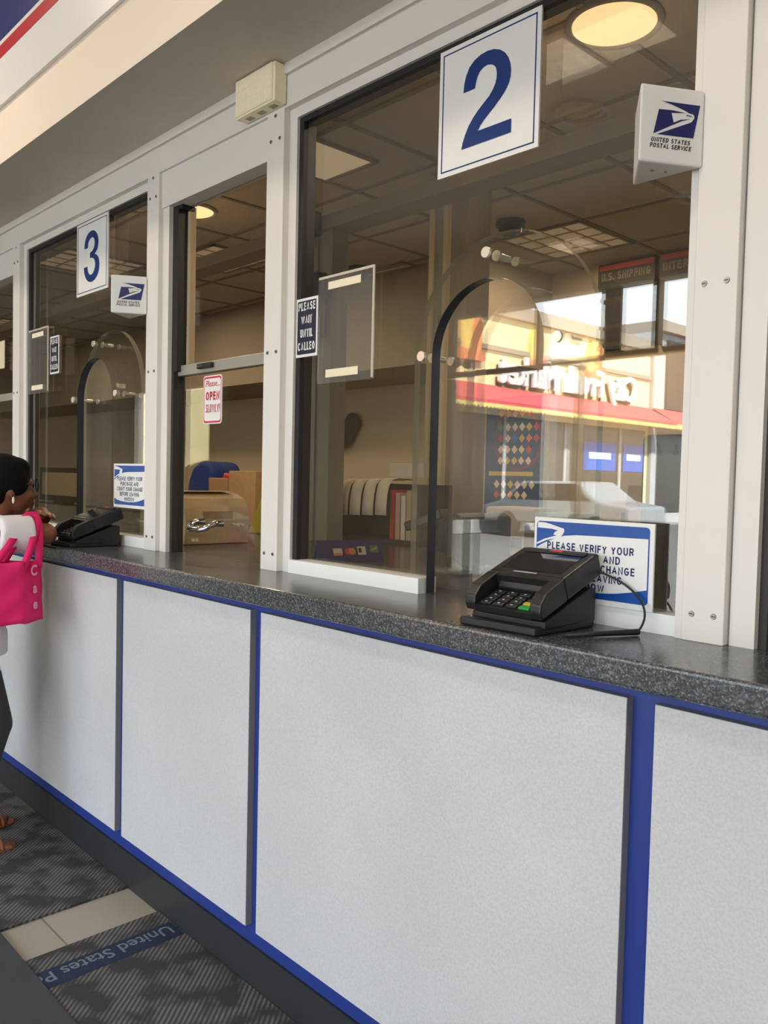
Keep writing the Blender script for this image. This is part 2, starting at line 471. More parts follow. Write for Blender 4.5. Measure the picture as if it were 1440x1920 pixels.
class B:
    """Collects shapes in world coordinates; obj() links them as ONE mesh object."""
    def __init__(self):
        self.bm = bmesh.new()
        self.mats = []
        self.mi = 0

    def m(self, mat):
        if mat not in self.mats:
            self.mats.append(mat)
        self.mi = self.mats.index(mat)
        return self

    def face(self, pts, smooth=False):
        vs_ = [self.bm.verts.new(p) for p in pts]
        try:
            f = self.bm.faces.new(vs_)
            f.material_index = self.mi
            f.smooth = smooth
        except ValueError:
            pass
        return self

    def box(self, x0, x1, y0, y1, z0, z1, bev=0.0, seg=2):
        b2 = bmesh.new()
        mtx = Matrix.Translation(((x0 + x1) / 2, (y0 + y1) / 2, (z0 + z1) / 2)) @ Matrix.Diagonal((abs(x1 - x0), abs(y1 - y0), abs(z1 - z0), 1))
        bmesh.ops.create_cube(b2, size=1.0, matrix=mtx)
        if bev > 0:
            bmesh.ops.bevel(b2, geom=list(b2.edges), offset=bev, segments=seg, affect='EDGES', profile=0.5)
        self._merge(b2, smooth=False)
        return self

    def _merge(self, b2, smooth=False, mtx=None):
        if mtx is not None:
            bmesh.ops.transform(b2, matrix=mtx, verts=b2.verts)
        mp = {}
        for v in b2.verts:
            mp[v] = self.bm.verts.new(v.co)
        for f in b2.faces:
            try:
                nf = self.bm.faces.new([mp[v] for v in f.verts])
                nf.material_index = self.mi
                nf.smooth = smooth or f.smooth
            except ValueError:
                pass
        b2.free()

    def obox(self, o, ux, uy, uz, sx, sy, sz, bev=0.0, seg=2):
        """box of size sx,sy,sz along the axes ux,uy,uz with its min corner at o"""
        b2 = bmesh.new()
        bmesh.ops.create_cube(b2, size=1.0, matrix=Matrix.Translation((sx / 2, sy / 2, sz / 2)) @ Matrix.Diagonal((sx, sy, sz, 1)))
        if bev > 0:
            bmesh.ops.bevel(b2, geom=list(b2.edges), offset=bev, segments=seg, affect='EDGES', profile=0.5)
        self._merge(b2, mtx=frame(o, ux, uy, uz))
        return self

    def prism(self, poly, o, ux, uy, d, uz=None, bev=0.0):
        """extrude a 2-D polygon drawn in (ux,uy) at o by d along uz = ux x uy"""
        ux, uy = Vector(ux), Vector(uy)
        uz = Vector(uz) if uz else ux.cross(uy)
        o = Vector(o)
        b2 = bmesh.new()
        low = [b2.verts.new(o + ux * p[0] + uy * p[1]) for p in poly]
        f = b2.faces.new(low)
        r = bmesh.ops.extrude_face_region(b2, geom=[f])
        nv = [g for g in r['geom'] if isinstance(g, bmesh.types.BMVert)]
        bmesh.ops.translate(b2, verts=nv, vec=uz * d)
        bmesh.ops.recalc_face_normals(b2, faces=b2.faces)
        if bev > 0:
            bmesh.ops.bevel(b2, geom=list(b2.edges), offset=bev, segments=2, affect='EDGES', profile=0.5)
        big = [x for x in b2.faces if len(x.verts) > 4]
        if big:
            bmesh.ops.triangulate(b2, faces=big)
        self._merge(b2)
        return self

    def flat(self, poly, o, ux, uy, off=0.0):
        ux, uy = Vector(ux), Vector(uy)
        n = ux.cross(uy).normalized()
        b2 = bmesh.new()
        f = b2.faces.new([b2.verts.new(Vector(o) + ux * p[0] + uy * p[1] + n * off) for p in poly])
        f.normal_update()
        bmesh.ops.triangulate(b2, faces=[f])
        self._merge(b2)
        return self

    def cyl(self, p0, p1, r0, r1=None, seg=24, caps=True, smooth=True):
        r1 = r0 if r1 is None else r1
        p0, p1 = Vector(p0), Vector(p1)
        d = (p1 - p0)
        q = d.to_track_quat('Z', 'Y').to_matrix().to_4x4()
        b2 = bmesh.new()
        bmesh.ops.create_cone(b2, cap_ends=caps, cap_tris=False, segments=seg, radius1=max(r0, 1e-5), radius2=max(r1, 1e-5), depth=d.length,
                              matrix=Matrix.Translation((p0 + p1) / 2) @ q)
        if smooth:
            for f in b2.faces:
                f.smooth = len(f.verts) == 4
        self._merge(b2)
        return self

    def ball(self, c, r, seg=20, rot=None):
        if not hasattr(r, '__len__'):
            r = (r, r, r)
        b2 = bmesh.new()
        mt = Matrix.Translation(c)
        if rot is not None:
            mt = mt @ rot.to_4x4()
        bmesh.ops.create_uvsphere(b2, u_segments=seg, v_segments=seg // 2, radius=1.0, matrix=mt @ Matrix.Diagonal(tuple(r) + (1,)))
        self._merge(b2, smooth=True)
        return self

    def cap(self, p0, r0, p1, r1, seg=16):
        """tapered capsule"""
        self.cyl(p0, p1, r0, r1, seg=seg)
        self.ball(p0, r0, seg)
        self.ball(p1, r1, seg)
        return self

    def ring(self, c, R, r, n=(0, 0, 1), seg=40, sub=10):
        q = Vector(n).to_track_quat('Z', 'Y').to_matrix()
        vs_ = []
        for i in range(seg):
            a = 2 * math.pi * i / seg
            row = []
            for j in range(sub):
                b = 2 * math.pi * j / sub
                row.append(self.bm.verts.new(Vector(c) + q @ Vector(((R + r * math.cos(b)) * math.cos(a), (R + r * math.cos(b)) * math.sin(a), r * math.sin(b)))))
            vs_.append(row)
        for i in range(seg):
            for j in range(sub):
                f = self.bm.faces.new((vs_[i][j], vs_[(i + 1) % seg][j], vs_[(i + 1) % seg][(j + 1) % sub], vs_[i][(j + 1) % sub]))
                f.material_index = self.mi
                f.smooth = True
        return self

    def tube(self, pts, r, seg=10):
        pts = [Vector(p) for p in pts]
        rows = []
        prev = None
        for i, p in enumerate(pts):
            d = (pts[min(i + 1, len(pts) - 1)] - pts[max(i - 1, 0)]).normalized()
            if prev is None:
                a = d.orthogonal().normalized()
            else:
                a = (prev - d * prev.dot(d)).normalized()
            prev = a
            b = d.cross(a)
            rr = r[i] if hasattr(r, '__len__') else r
            rows.append([self.bm.verts.new(p + (a * math.cos(2 * math.pi * k / seg) + b * math.sin(2 * math.pi * k / seg)) * rr) for k in range(seg)])
        for i in range(len(rows) - 1):
            for k in range(seg):
                f = self.bm.faces.new((rows[i][k], rows[i][(k + 1) % seg], rows[i + 1][(k + 1) % seg], rows[i + 1][k]))
                f.material_index = self.mi
                f.smooth = True
        for row, fl in ((rows[0], True), (rows[-1], False)):
            f = self.bm.faces.new(row[::-1] if fl else row)
            f.material_index = self.mi
        return self

    def text(self, s, o, ux, uy, w=None, h=None, bold=0.0, align='c', d=0.0):
        """text whose box is w wide and h high; o is the bottom centre (or bottom left); h is the height of a capital"""
        vv, ff = text_mesh(s, bold, 0.0)
        x0 = min(v.x for v in vv)
        x1 = max(v.x for v in vv)
        hv = [v.y for v in text_mesh('H', bold, 0.0)[0]]
        y0, y1 = min(hv), max(hv)
        if s.isdigit():
            y0 = min(v.y for v in vv)
            y1 = max(v.y for v in vv)
        sy = h / (y1 - y0)
        sx = (w / (x1 - x0)) if w else sy
        ox = -(x0 + x1) / 2 if align == 'c' else -x0
        ux, uy, o = Vector(ux), Vector(uy), Vector(o)
        n = ux.cross(uy).normalized()
        b2 = bmesh.new()
        vs_ = [b2.verts.new(o + ux * ((v.x + ox) * sx) + uy * ((v.y - y0) * sy)) for v in vv]
        for f in ff:
            try:
                b2.faces.new([vs_[i] for i in f])
            except ValueError:
                pass
        bmesh.ops.recalc_face_normals(b2, faces=b2.faces)
        for f in b2.faces:
            if f.normal.dot(n) < 0:
                f.normal_flip()
        if d > 0:
            r = bmesh.ops.extrude_face_region(b2, geom=list(b2.faces))
            bmesh.ops.translate(b2, verts=[g for g in r['geom'] if isinstance(g, bmesh.types.BMVert)], vec=n * d)
        self._merge(b2)
        return self

    def strokes(self, s, o, ux, uy, w, h, t):
        """plain grotesque capitals: total width w, height h, stroke thickness t; o is the lower left corner"""
        ux, uy, o = Vector(ux), Vector(uy), Vector(o)
        n = ux.cross(uy).normalized()
        gap = 0.20
        tot = sum(0.30 if c == ' ' else GLYPH[c][0] for c in s) + gap * (len(s) - 1)
        kx = w / tot
        x = 0.0
        for c in s:
            if c == ' ':
                x += (0.30 + gap) * kx
                continue
            gw, lines = GLYPH[c]
            def pt(p):
                return Vector((x + t / 2 + p[0] / gw * (gw * kx - t) if gw > 0.2 else x + gw * kx / 2, t / 2 + p[1] * (h - t)))
            for ln in lines:
                closed = ln[0] == ln[-1] and len(ln) > 3
                P = [pt(p) for p in (ln[:-1] if closed else ln)]
                m = len(P)
                off = []
                for i in range(m):
                    a = P[i] - P[i - 1] if (i > 0 or closed) else None
                    b_ = P[(i + 1) % m] - P[i] if (i < m - 1 or closed) else None
                    a = a if a is not None else b_
                    b_ = b_ if b_ is not None else a
                    a, b_ = a.normalized(), b_.normalized()
                    na, nb = Vector((-a.y, a.x)), Vector((-b_.y, b_.x))
                    mm = (na + nb)
                    mm = mm.normalized() if mm.length > 1e-6 else na
                    k = min(1.0 / max(mm.dot(na), 0.2), 1.8)
                    ext = Vector((0, 0))
                    off.append(mm * (t / 2 * k))
                if not closed:
                    P[0] = P[0] - (P[1] - P[0]).normalized() * (t / 2 if abs(P[1].x - P[0].x) < 1e-9 or abs(P[1].y - P[0].y) < 1e-9 else 0)
                    P[-1] = P[-1] + (P[-1] - P[-2]).normalized() * (t / 2 if abs(P[-1].x - P[-2].x) < 1e-9 or abs(P[-1].y - P[-2].y) < 1e-9 else 0)
                for i in range(m if closed else m - 1):
                    j = (i + 1) % m
                    q = [P[i] - off[i], P[j] - off[j], P[j] + off[j], P[i] + off[i]]
                    self.face([o + ux * v.x + uy * v.y for v in q])
            x += (gw + gap) * kx
        return self

    def obj(self, name, mat=None, parent=None, label=None, cat=None, group=None, kind=None, bevel=0.0):
        if mat is not None:
            self.mats = [mat]
            for f in self.bm.faces:
                f.material_index = 0
        co = [v.co for v in self.bm.verts]
        lo = Vector((min(c.x for c in co), min(c.y for c in co), min(c.z for c in co)))
        hi = Vector((max(c.x for c in co), max(c.y for c in co), max(c.z for c in co)))
        org = ORG[parent.name] if parent else Vector(((lo.x + hi.x) / 2, (lo.y + hi.y) / 2, lo.z))
        bmesh.ops.translate(self.bm, verts=self.bm.verts, vec=-org)
        me = bpy.data.meshes.new(name)
        self.bm.to_mesh(me)
        self.bm.free()
        for mt in self.mats:
            me.materials.append(mt)
        o = bpy.data.objects.new(name, me)
        COL.objects.link(o)
        if parent:
            o.parent = parent
        else:
            o.location = org
        ORG[o.name] = org
        if bevel > 0:
            md = o.modifiers.new('bevel', 'BEVEL')
            md.width = bevel
            md.segments = 2
            md.limit_method = 'ANGLE'
        tag(o, label, cat, group, kind)
        return o


def frame(o, ux, uy, uz):
    ux, uy, uz = Vector(ux).normalized(), Vector(uy).normalized(), Vector(uz).normalized()
    return Matrix(((ux.x, uy.x, uz.x, o[0]), (ux.y, uy.y, uz.y, o[1]), (ux.z, uy.z, uz.z, o[2]), (0, 0, 0, 1)))


def tag(o, label=None, cat=None, group=None, kind=None):
    if label:
        o['label'] = label
    if cat:
        o['category'] = cat
    if group:
        o['group'] = group
    if kind:
        o['kind'] = kind
    return o


def thing(name, label, cat, loc, group=None, kind=None):
    o = bpy.data.objects.new(name, None)
    o.empty_display_size = 0.05
    COL.objects.link(o)
    o.location = loc
    ORG[o.name] = Vector(loc)
    return tag(o, label, cat, group, kind)


def dup(root, off, label=None, group=None):
    r = root.copy()
    COL.objects.link(r)
    r.location = root.location + Vector(off)
    if label:
        r['label'] = label
    if group:
        r['group'] = group
    def rec(src, dst):
        for ch in list(src.children):
            c = ch.copy()
            COL.objects.link(c)
            c.parent = dst
            rec(ch, c)
    rec(root, r)
    return r


def rrect(w, h, r, n=5):
    p = []
    for cx, cy, a0 in ((w - r, h - r, 0), (r, h - r, 90), (r, r, 180), (w - r, r, 270)):
        for i in range(n + 1):
            a = math.radians(a0 + 90 * i / n)
            p.append((cx + r * math.cos(a), cy + r * math.sin(a)))
    return p

X, Y, Z = Vector((1, 0, 0)), Vector((0, 1, 0)), Vector((0, 0, 1))
ST = 'structure'
PER = 2.11          # spacing of the counter windows
CT = 1.109          # counter top height
# ================================================================== SETTING
B().box(-14, 5, -3.15, 5.3, -0.1, 0.0).obj('floor', FLOORTILE, kind=ST, label='beige tiled lobby floor')
B().box(-14, 5, -3.15, 1.16, 3.6, 3.7).obj('ceiling', LOBBYCEIL, kind=ST, label='lobby ceiling above the front of the counter')
# clerk-side ceiling with its grid
b = B().m(CEIL).box(-14, 3, 1.56, 5.3, 2.9, 2.95)
b.m(GRID)
for k in range(-20, 9):
    x = -2.137 + 0.6 * k
    if -14 < x < 3:
        b.box(x - 0.012, x + 0.012, 1.56, 5.05, 2.892, 2.901)
for k in range(-2, 4):
    y = 2.91 + 0.6 * k
    b.box(-14, 3, y - 0.012, y + 0.012, 2.8925, 2.9012)
b.obj('ceiling_tiles', kind=ST, label='suspended tile ceiling behind the counter glass')
B().box(-14, 3, 5.05, 5.3, 0, 2.9).obj('wall_back', TANWALL, kind=ST, label='tan rear wall behind the counter')
B().box(-14.15, -14, -3.15, 5.3, 0, 3.7).obj('wall_left', TANWALL, kind=ST)
B().box(3, 3.15, -3.15, 5.3, 0, 3.7).obj('wall_right', LOBBYWALL, kind=ST)
B().box(-13.95, -3.6, 4.2, 5.05, 2.2, 2.9).obj('wall_bulkhead', BULK, kind=ST, label='dropped bulkhead above the rear office')  # shade of the upper rear wall is in the bulkhead's colour
# soffit box over the counter
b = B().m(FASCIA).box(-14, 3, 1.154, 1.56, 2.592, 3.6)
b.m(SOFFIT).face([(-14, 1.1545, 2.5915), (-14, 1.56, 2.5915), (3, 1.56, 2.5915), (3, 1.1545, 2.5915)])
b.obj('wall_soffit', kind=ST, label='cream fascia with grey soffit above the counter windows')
# storefront wall behind the camera
b = B()
b.box(-14, -12.0, -3.15, -3.0, 0, 3.6)
b.box(-9.9, -5.66, -3.15, -3.0, 0, 3.6)
b.box(-12.0, -9.9, -3.15, -3.0, 2.6, 3.6)
b.box(-0.2, 0.4, -3.15, -3.0, 0, 3.6)
b.box(2.9, 3, -3.15, -3.0, 0, 3.6)
b.box(-5.66, -0.2, -3.15, -3.0, 3.0, 3.6)
b.box(-5.66, -0.2, -3.15, -3.0, 0, 0.35)
b.box(0.4, 2.9, -3.15, -3.0, 3.0, 3.6)
b.obj('wall_front', LOBBYWALL, kind=ST, label='street-side lobby wall')
# storefront window frames and panes
w0 = thing('window_4', 'street window of the lobby with a transom bar', None, (-3.1, -3.07, 0.35), kind=ST)
B().box(-5.66, -0.2, -3.09, -3.03, 2.412, 2.458).obj('transom_bar', SFRAME, w0)
for x in (-5.63, -4.58, -3.32, -1.9, -0.98):
    B().box(x - 0.03, x + 0.03, -3.10, -3.03, 2.44, 3.0).obj('mullion', SFRAME, w0)
for x in (-5.66, -4.05, -2.0, -0.26):
    B().box(x, x + 0.06, -3.10, -3.03, 0.35, 2.385).obj('mullion', SFRAME, w0)
b = B().m(SBLACK).box(-3.82, -3.64, -3.075, -3.045, 2.44, 3.0)
b.m(SFRAME)
for z in (2.52, 2.66, 2.88):
    b.box(-3.83, -3.63, -3.045, -3.035, z, z + 0.035)
b.m(SBLACK).box(-3.64, -3.345, -3.09, -3.05, 2.44, 2.475).box(-3.285, -1.93, -3.09, -3.05, 2.44, 2.475)
b.obj('blind_panel', None, w0, label='black blind and dark transom frame')  # narrow black blind with brown strips, plus dark frame pieces
B().box(-5.60, -0.25, -3.075, -3.069, 0.35, 3.0).obj('pane', STOREGLASS, w0)

# ------------------------------------------------------------------ floor coverings
B().box(-14, -2.545, 0.8525, 1.2665, 0.0, 0.008).obj('carpet_mat', CARPET, label='dark ribbed carpet mat under the customer\'s feet', cat='mat')
t = thing('carpet_mat', 'dark ribbed carpet mat with blue lettered stripe, beside the counter base', 'mat', (-1, 1.05, 0))
B().box(-2.335, 3, 0.8525, 1.2665, 0.0, 0.008).obj('pile', CARPET, t)
b = B().m(CARPETBLUE).box(-2.253, -2.165, 0.8525, 1.262, 0.008, 0.0088)
b.m(CARPETTEXT)
b.text('United States Postal', (-2.238, 1.245, 0.0092), -Y, X, w=0.50, h=0.048, bold=0.01, align='l')
# the lettering disappears under the rubber strip
b.obj('lettered_stripe', None, t, label='blue stripe with grey lettering')
B().box(-14, 3, 0.631, 0.852, 0.0, 0.012, 0.003).obj('rubber_strip', BORDER, label='wide dark rubber strip running along the floor before the counter', cat='floor strip')
t = thing('carpet_mat', 'dark ribbed carpet mat in front of the rubber strip, bottom left corner', 'mat', (-1, 0.2, 0))
B().box(-14, 3, -1.2, 0.63, 0.0, 0.0075).obj('pile', CARPET, t)
b = B().m(CARPETBLUE).box(-2.05, -1.962, 0.2, 0.629, 0.0075, 0.0083)
b.m(CARPETTEXT).text('STATES', (-2.035, 0.62, 0.0087), -Y, X, w=0.30, h=0.052, align='l')
b.obj('lettered_stripe', None, t, label='blue stripe with grey lettering')

# ------------------------------------------------------------------ counter
t = thing('counter_base', 'long service counter front with pale grey panels on blue', 'counter', (-3, 1.5, 0))
B().box(-13.9, 2.9, 1.276, 1.40, 0.10, 1.058).obj('carcass', BLUEPNT, t, label='blue painted backing')
B().box(-13.9, 2.9, 1.268, 1.40, 0.0, 0.118).obj('base_strip', COVEBASE, t, label='black rubber base')
xs = [(-0.666, 0.40), (-1.787, -0.717), (-2.575, -1.835), (-4.02, -2.625), (-5.2, -4.07)]
for x0, x1 in xs:
    b = B().m(PANELEDGE).box(x0, x1, 1.2570, 1.277, 0.172, 1.036)
    b.m(PANEL).box(x0 + 0.0006, x1 - 0.0006, 1.2558, 1.2575, 0.1726, 1.0355)
    b.obj('front_panel', None, t, label='pale grey laminate panel')
B().box(-13.9, 2.9, 1.228, 2.72, 1.058, CT, 0.007, 3).obj('countertop', COUNTER, label='long speckled charcoal laminate countertop under the glass windows', cat='countertop')

# ------------------------------------------------------------------ glazing frame (setting)
b = B().m(FRAME)
b.box(-13.9, 2.9, 1.4649, 1.56, 2.470, 2.592)
b.m(SOFFIT).box(-13.9, 2.9, 1.4635, 1.4651, 2.5585, 2.5605)
b.obj('trim_1', kind=ST, label='painted header above the counter windows')
B().box(-13.9, 2.9, 1.4555, 1.466, 2.5615, 2.592).obj('trim_2', FRAME, kind=ST)

def post(n, x0, w, label):
    r = thing('trim_%d' % n, label, None, (x0 + w / 2, 1.5, CT), kind=ST)
    B().box(x0, x0 + w, 1.4640, 1.555, CT, 2.592, 0.0012, 1).obj('post_cover', FRAME, r)
    for z in (2.46, 2.39, 1.765, 1.16):
        for fx in ((0.5,) if z > 2.45 else (0.24, 0.76)):
            bb = B().m(SCREW).cyl((x0 + fx * w, 1.4645, z), (x0 + fx * w, 1.4620, z), 0.0058, 0.0050, seg=16)
            bb.m(BLACKRUB).box(x0 + fx * w - 0.0036, x0 + fx * w + 0.0036, 1.4617, 1.4622, z - 0.0008, z + 0.0008)
            bb.obj('screw', None, r)
    return r
k = 3
for i in range(-3, 2):
    lab = {0: 'wide post right of the numbered window 2', -1: 'post right of numbered window 3'}.get(i, 'post between counter windows')
    post(k, -0.730 + PER * i if i != -3 else -0.73 - 3 * PER, 0.080 if i == 0 else 0.084, lab)
    k += 1
    lab = {0: 'post left of numbered window 2', -1: 'post left of numbered window 3'}.get(i, 'post between counter windows')
    post(k, -2.092 + PER * i, 0.084, lab)
    k += 1

def arch(cx, hw, zs, z0, n=28):
    """outline points of an arch, from the lower right up and over to the lower left"""
    p = [(cx + hw, z0)]
    for i in range(n + 1):
        a = math.pi * i / n
        p.append((cx + hw * math.cos(a), zs + hw * 1.0 * math.sin(a)))
    p.append((cx - hw, z0))
    return p

def plate(bb, poly, y0, y1, face_mat, edge_mat_fn):
    """vertical plate from a polygon in x,z; edges take their own material"""
    for y in (y0, y1):
        bb.m(face_mat)
        b2 = bmesh.new()
        f = b2.faces.new([b2.verts.new((p[0], y, p[1])) for p in poly])
        f.normal_update()
        bmesh.ops.triangulate(b2, faces=[f])
        for f in b2.faces:
            f.normal_update()
            if (f.normal.y > 0) != (y == y1):
                f.normal_flip()
        bb._merge(b2)
    n = len(poly)
    for i in range(n):
        a, c = poly[i], poly[(i + 1) % n]
        em = edge_mat_fn(a, c)
        if em is None:
            continue
        bb.m(em)
        bb.face([(a[0], y0, a[1]), (a[0], y1, a[1]), (c[0], y1, c[1]), (c[0], y0, c[1])])
    return bb

# ---- window 2 (repeated at window 3)
def service_window():
    L, Rr = -2.008, -0.730
    r = thing('window_1', 'fixed counter window with an arched opening', None, ((L + Rr) / 2, 1.5, CT), kind=ST)
    B().box(L, L + 0.036, 1.486, 1.55, CT, 2.47).obj('jamb', FRAME, r)
    B().box(Rr - 0.017, Rr, 1.472, 1.55, CT, 2.47).obj('jamb', FRAME, r)
    B().box(L + 0.036, Rr - 0.017, 1.486, 1.55, 2.440, 2.47).obj('top_rail', FRAME, r)
    B().box(L + 0.036, -1.432, 1.480, 1.545, CT, 1.148).obj('sill', SILLW, r)
    B().box(-1.085, Rr - 0.017, 1.480, 1.545, CT, 1.148).obj('sill', SILLW, r)
    bb = B().box(L + 0.036, L + 0.056, 1.495, 1.54, 1.148, 2.440).box(L + 0.056, Rr - 0.017, 1.495, 1.54, 2.424, 2.440)
    bb.obj('gasket', BLACKRUB, r)
    # thick pane with an arched cut-out open to the counter
    x0, x1, z0, z1 = L + 0.05, Rr - 0.017, CT + 0.0005, 2.43
    a = arch(-1.258, 0.168, 1.700, z0)
    poly = [(x0, z0), (x0, z1), (x1, z1), (x1, z0)] + a
    arch_set = set(a)
    def em(p, q):
        if p in arch_set and q in arch_set:
            return EDGE if (p[0] + q[0]) / 2 < -1.25 else GLASS  # left half coloured dark as refraction shows it, right half left clear
        return None
    plate(B(), poly, 1.503, 1.533, GLASS, em).obj('pane', None, r, label='thick glass with arched cut-out')
    # clear acrylic shield behind the opening
    a = arch(-1.283, 0.283, 1.715, CT + 0.0005)
    plate(B(), a, 1.585, 1.606, ACRYL, lambda p, q: ACRYL_EDGE if p[1] > CT + 0.01 or q[1] > CT + 0.01 else None).obj('arch_shield', None, r, label='clear arched acrylic shield')
    for x, z in ((-1.458, 1.704), (-1.257, 1.926), (-1.052, 1.710)):
        bb = B().m(SATIN).cyl((x, 1.4945, z), (x, 1.502, z), 0.0125, 0.0125, 20)
        bb.cyl((x, 1.534, z), (x, 1.5845, z), 0.008, 0.008, 16).cyl((x, 1.5345, z), (x, 1.541, z), 0.0125, 0.0125, 20)
        bb.cyl((x, 1.6065, z), (x, 1.613, z), 0.0115, 0.0115, 20)
        bb.obj('standoff', None, r, label='chrome standoff bolt')
    return r
sw = service_window()
o = dup(sw, (-PER, 0, 0), 'fixed counter window with an arched opening, window 3')
o.name = 'window_2'

# ---- sliding hatch between windows
def hatch():
    L, Rr = -2.757, -2.092
    r = thing('window_3', 'sliding parcel hatch between the counter windows', None, ((L + Rr) / 2, 1.5, CT), kind=ST)
    B().box(L, L + 0.045, 1.482, 1.55, CT, 2.345).obj('jamb', FRAME, r)
    B().box(L, Rr, 1.476, 1.55, 2.345, 2.47).obj('head_panel', FRAME, r)
    bb = B().m(BLACKRUB).box(L + 0.045, L + 0.082, 1.498, 1.545, 1.76, 2.345).box(L + 0.045, L + 0.105, 1.50, 1.55, 2.33, 2.345)
    bb.m(DARKPL).box(L + 0.045, L + 0.060, 1.498, 1.545, CT, 1.76)
    bb.box(Rr - 0.035, Rr, 1.51, 1.55, 2.325, 2.345)
    bb.obj('track', None, r, label='black sash track')
    B().box(L + 0.083, L + 0.098, 1.535, 1.56, 1.76, 2.345).obj('guide_strip', PILCREAM, r, label='cream guide strip')
    bb = B().box(L + 0.06, Rr - 0.005, 1.515, 1.545, 1.745, 1.782, 0.002)
    bb.obj('meeting_rail', ALU, r)
    bb = B().m(BLACKRUB).box(-2.545, -2.455, 1.50, 1.519, 1.758, 1.776, 0.003).m(CHROME).box(-2.535, -2.50, 1.497, 1.50, 1.762, 1.772)
    bb.obj('latch', None, r, label='black latch')
    B().box(L + 0.083, Rr - 0.005, 1.532, 1.538, 1.782, 2.345).obj('upper_pane', HATCHGLASS, r)
    B().box(L + 0.062, Rr - 0.005, 1.520, 1.530, CT + 0.002, 1.745).obj('lower_pane', HATCHGLASS, r)
    bb = B()
    z = 1.218
    pts = [(-2.510, 1.519, z + 0.012), (-2.510, 1.490, z + 0.012), (-2.509, 1.470, z + 0.006), (-2.503, 1.456, z - 0.004), (-2.490, 1.450, z - 0.009), (-2.415, 1.450, z - 0.009),
           (-2.402, 1.456, z - 0.004), (-2.394, 1.470, z + 0.006), (-2.392, 1.490, z + 0.012), (-2.392, 1.519, z + 0.012)]
    bb.tube(pts, 0.0105, 14)
    bb.obj('pull_handle', CHROME, r, label='chrome pull handle')
    return r
hs = hatch()
for i, nm in ((-1, 'window_5'), (1, 'window_6')):
    o = dup(hs, (PER * i, 0, 0), 'sliding parcel hatch at the %s edge of the view' % ('left' if i < 0 else 'right'))
    o.name = nm
o = dup(sw, (-2 * PER, 0, 0), 'fixed counter window beyond the left edge')
o.name = 'window_7'

# ================================================================== SIGNS AND FITTINGS ON THE COUNTER WINDOWS
NUMERAL = {'2': [(0.261, 0.396), (0.267, 0.331), (0.285, 0.27), (0.318, 0.215), (0.367, 0.179), (0.43, 0.157), (0.498, 0.151), (0.565, 0.161), (0.623, 0.186), (0.671, 0.223), (0.705, 0.27), (0.725, 0.318), (0.734, 0.37), (0.73, 0.418), (0.717, 0.456), (0.695, 0.492), (0.664, 0.525), (0.627, 0.557), (0.581, 0.593), (0.525, 0.631), (0.478, 0.665), (0.444, 0.696), (0.421, 0.728), (0.749, 0.728), (0.749, 0.829), (0.254, 0.829), (0.266, 0.778), (0.29, 0.724), (0.323, 0.666), (0.367, 0.616), (0.415, 0.574), (0.473, 0.533), (0.525, 0.498), (0.562, 0.458), (0.584, 0.422), (0.595, 0.383), (0.596, 0.347), (0.588, 0.309), (0.57, 0.285), (0.541, 0.267), (0.502, 0.257), (0.463, 0.262), (0.425, 0.282), (0.399, 0.321), (0.386, 0.361), (0.381, 0.396)],
           '3': [(0.26, 0.369), (0.266, 0.306), (0.292, 0.244), (0.337, 0.199), (0.398, 0.167), (0.475, 0.155), (0.552, 0.159), (0.613, 0.184), (0.668, 0.227), (0.7, 0.273), (0.712, 0.327), (0.708, 0.379), (0.69, 0.422), (0.653, 0.454), (0.594, 0.487), (0.663, 0.509), (0.71, 0.546), (0.734, 0.593), (0.746, 0.647), (0.738, 0.705), (0.71, 0.759), (0.659, 0.804), (0.591, 0.836), (0.515, 0.849), (0.438, 0.844), (0.367, 0.819), (0.303, 0.768), (0.261, 0.701), (0.242, 0.624), (0.362, 0.62), (0.37, 0.67), (0.398, 0.715), (0.442, 0.745), (0.496, 0.752), (0.55, 0.734), (0.586, 0.7), (0.608, 0.657), (0.614, 0.619), (0.597, 0.576), (0.566, 0.545), (0.519, 0.527), (0.445, 0.519), (0.444, 0.448), (0.516, 0.434), (0.568, 0.4), (0.589, 0.358), (0.592, 0.319), (0.579, 0.283), (0.548, 0.258), (0.509, 0.247), (0.455, 0.254), (0.41, 0.279), (0.38, 0.313), (0.372, 0.37)]}

def number_sign(ch, x0, z1, y, w=0.298, h=0.302):
    t = thing('number_sign', 'square white sign with blue number %s, %s' % ({'2': ('2', 'biggest sign at the top of the wide window'), '3': ('3', 'left of the sliding hatch, above the customer')}[ch]), 'sign', (x0 + w / 2, y, z1 - h))
    B().box(x0, x0 + w, y, y + 0.005, z1 - h, z1).obj('board', SIGNWHITE, t)
    bb = B()
    i, e = 0.011, 0.003
    z0 = z1 - h
    for (a, c, d, f) in ((x0 + i, x0 + w - i, z1 - i - e, z1 - i), (x0 + i, x0 + w - i, z0 + i, z0 + i + e), (x0 + i, x0 + i + e, z0 + i, z1 - i), (x0 + w - i - e, x0 + w - i, z0 + i, z1 - i)):
        bb.box(a, c, y - 0.0008, y + 0.001, d, f)
    bb.obj('border_line', NUMBLUE, t, label='thin blue border')
    B().flat([(u * w, -v * h) for u, v in NUMERAL[ch]], (x0, y - 0.001, z1), X, Z).obj('numeral', NUMBLUE, t, label='blue numeral %s' % ch)
    return t
number_sign('2', -1.412, 2.429, 1.492)
number_sign('3', -3.515, 2.437, 1.488)

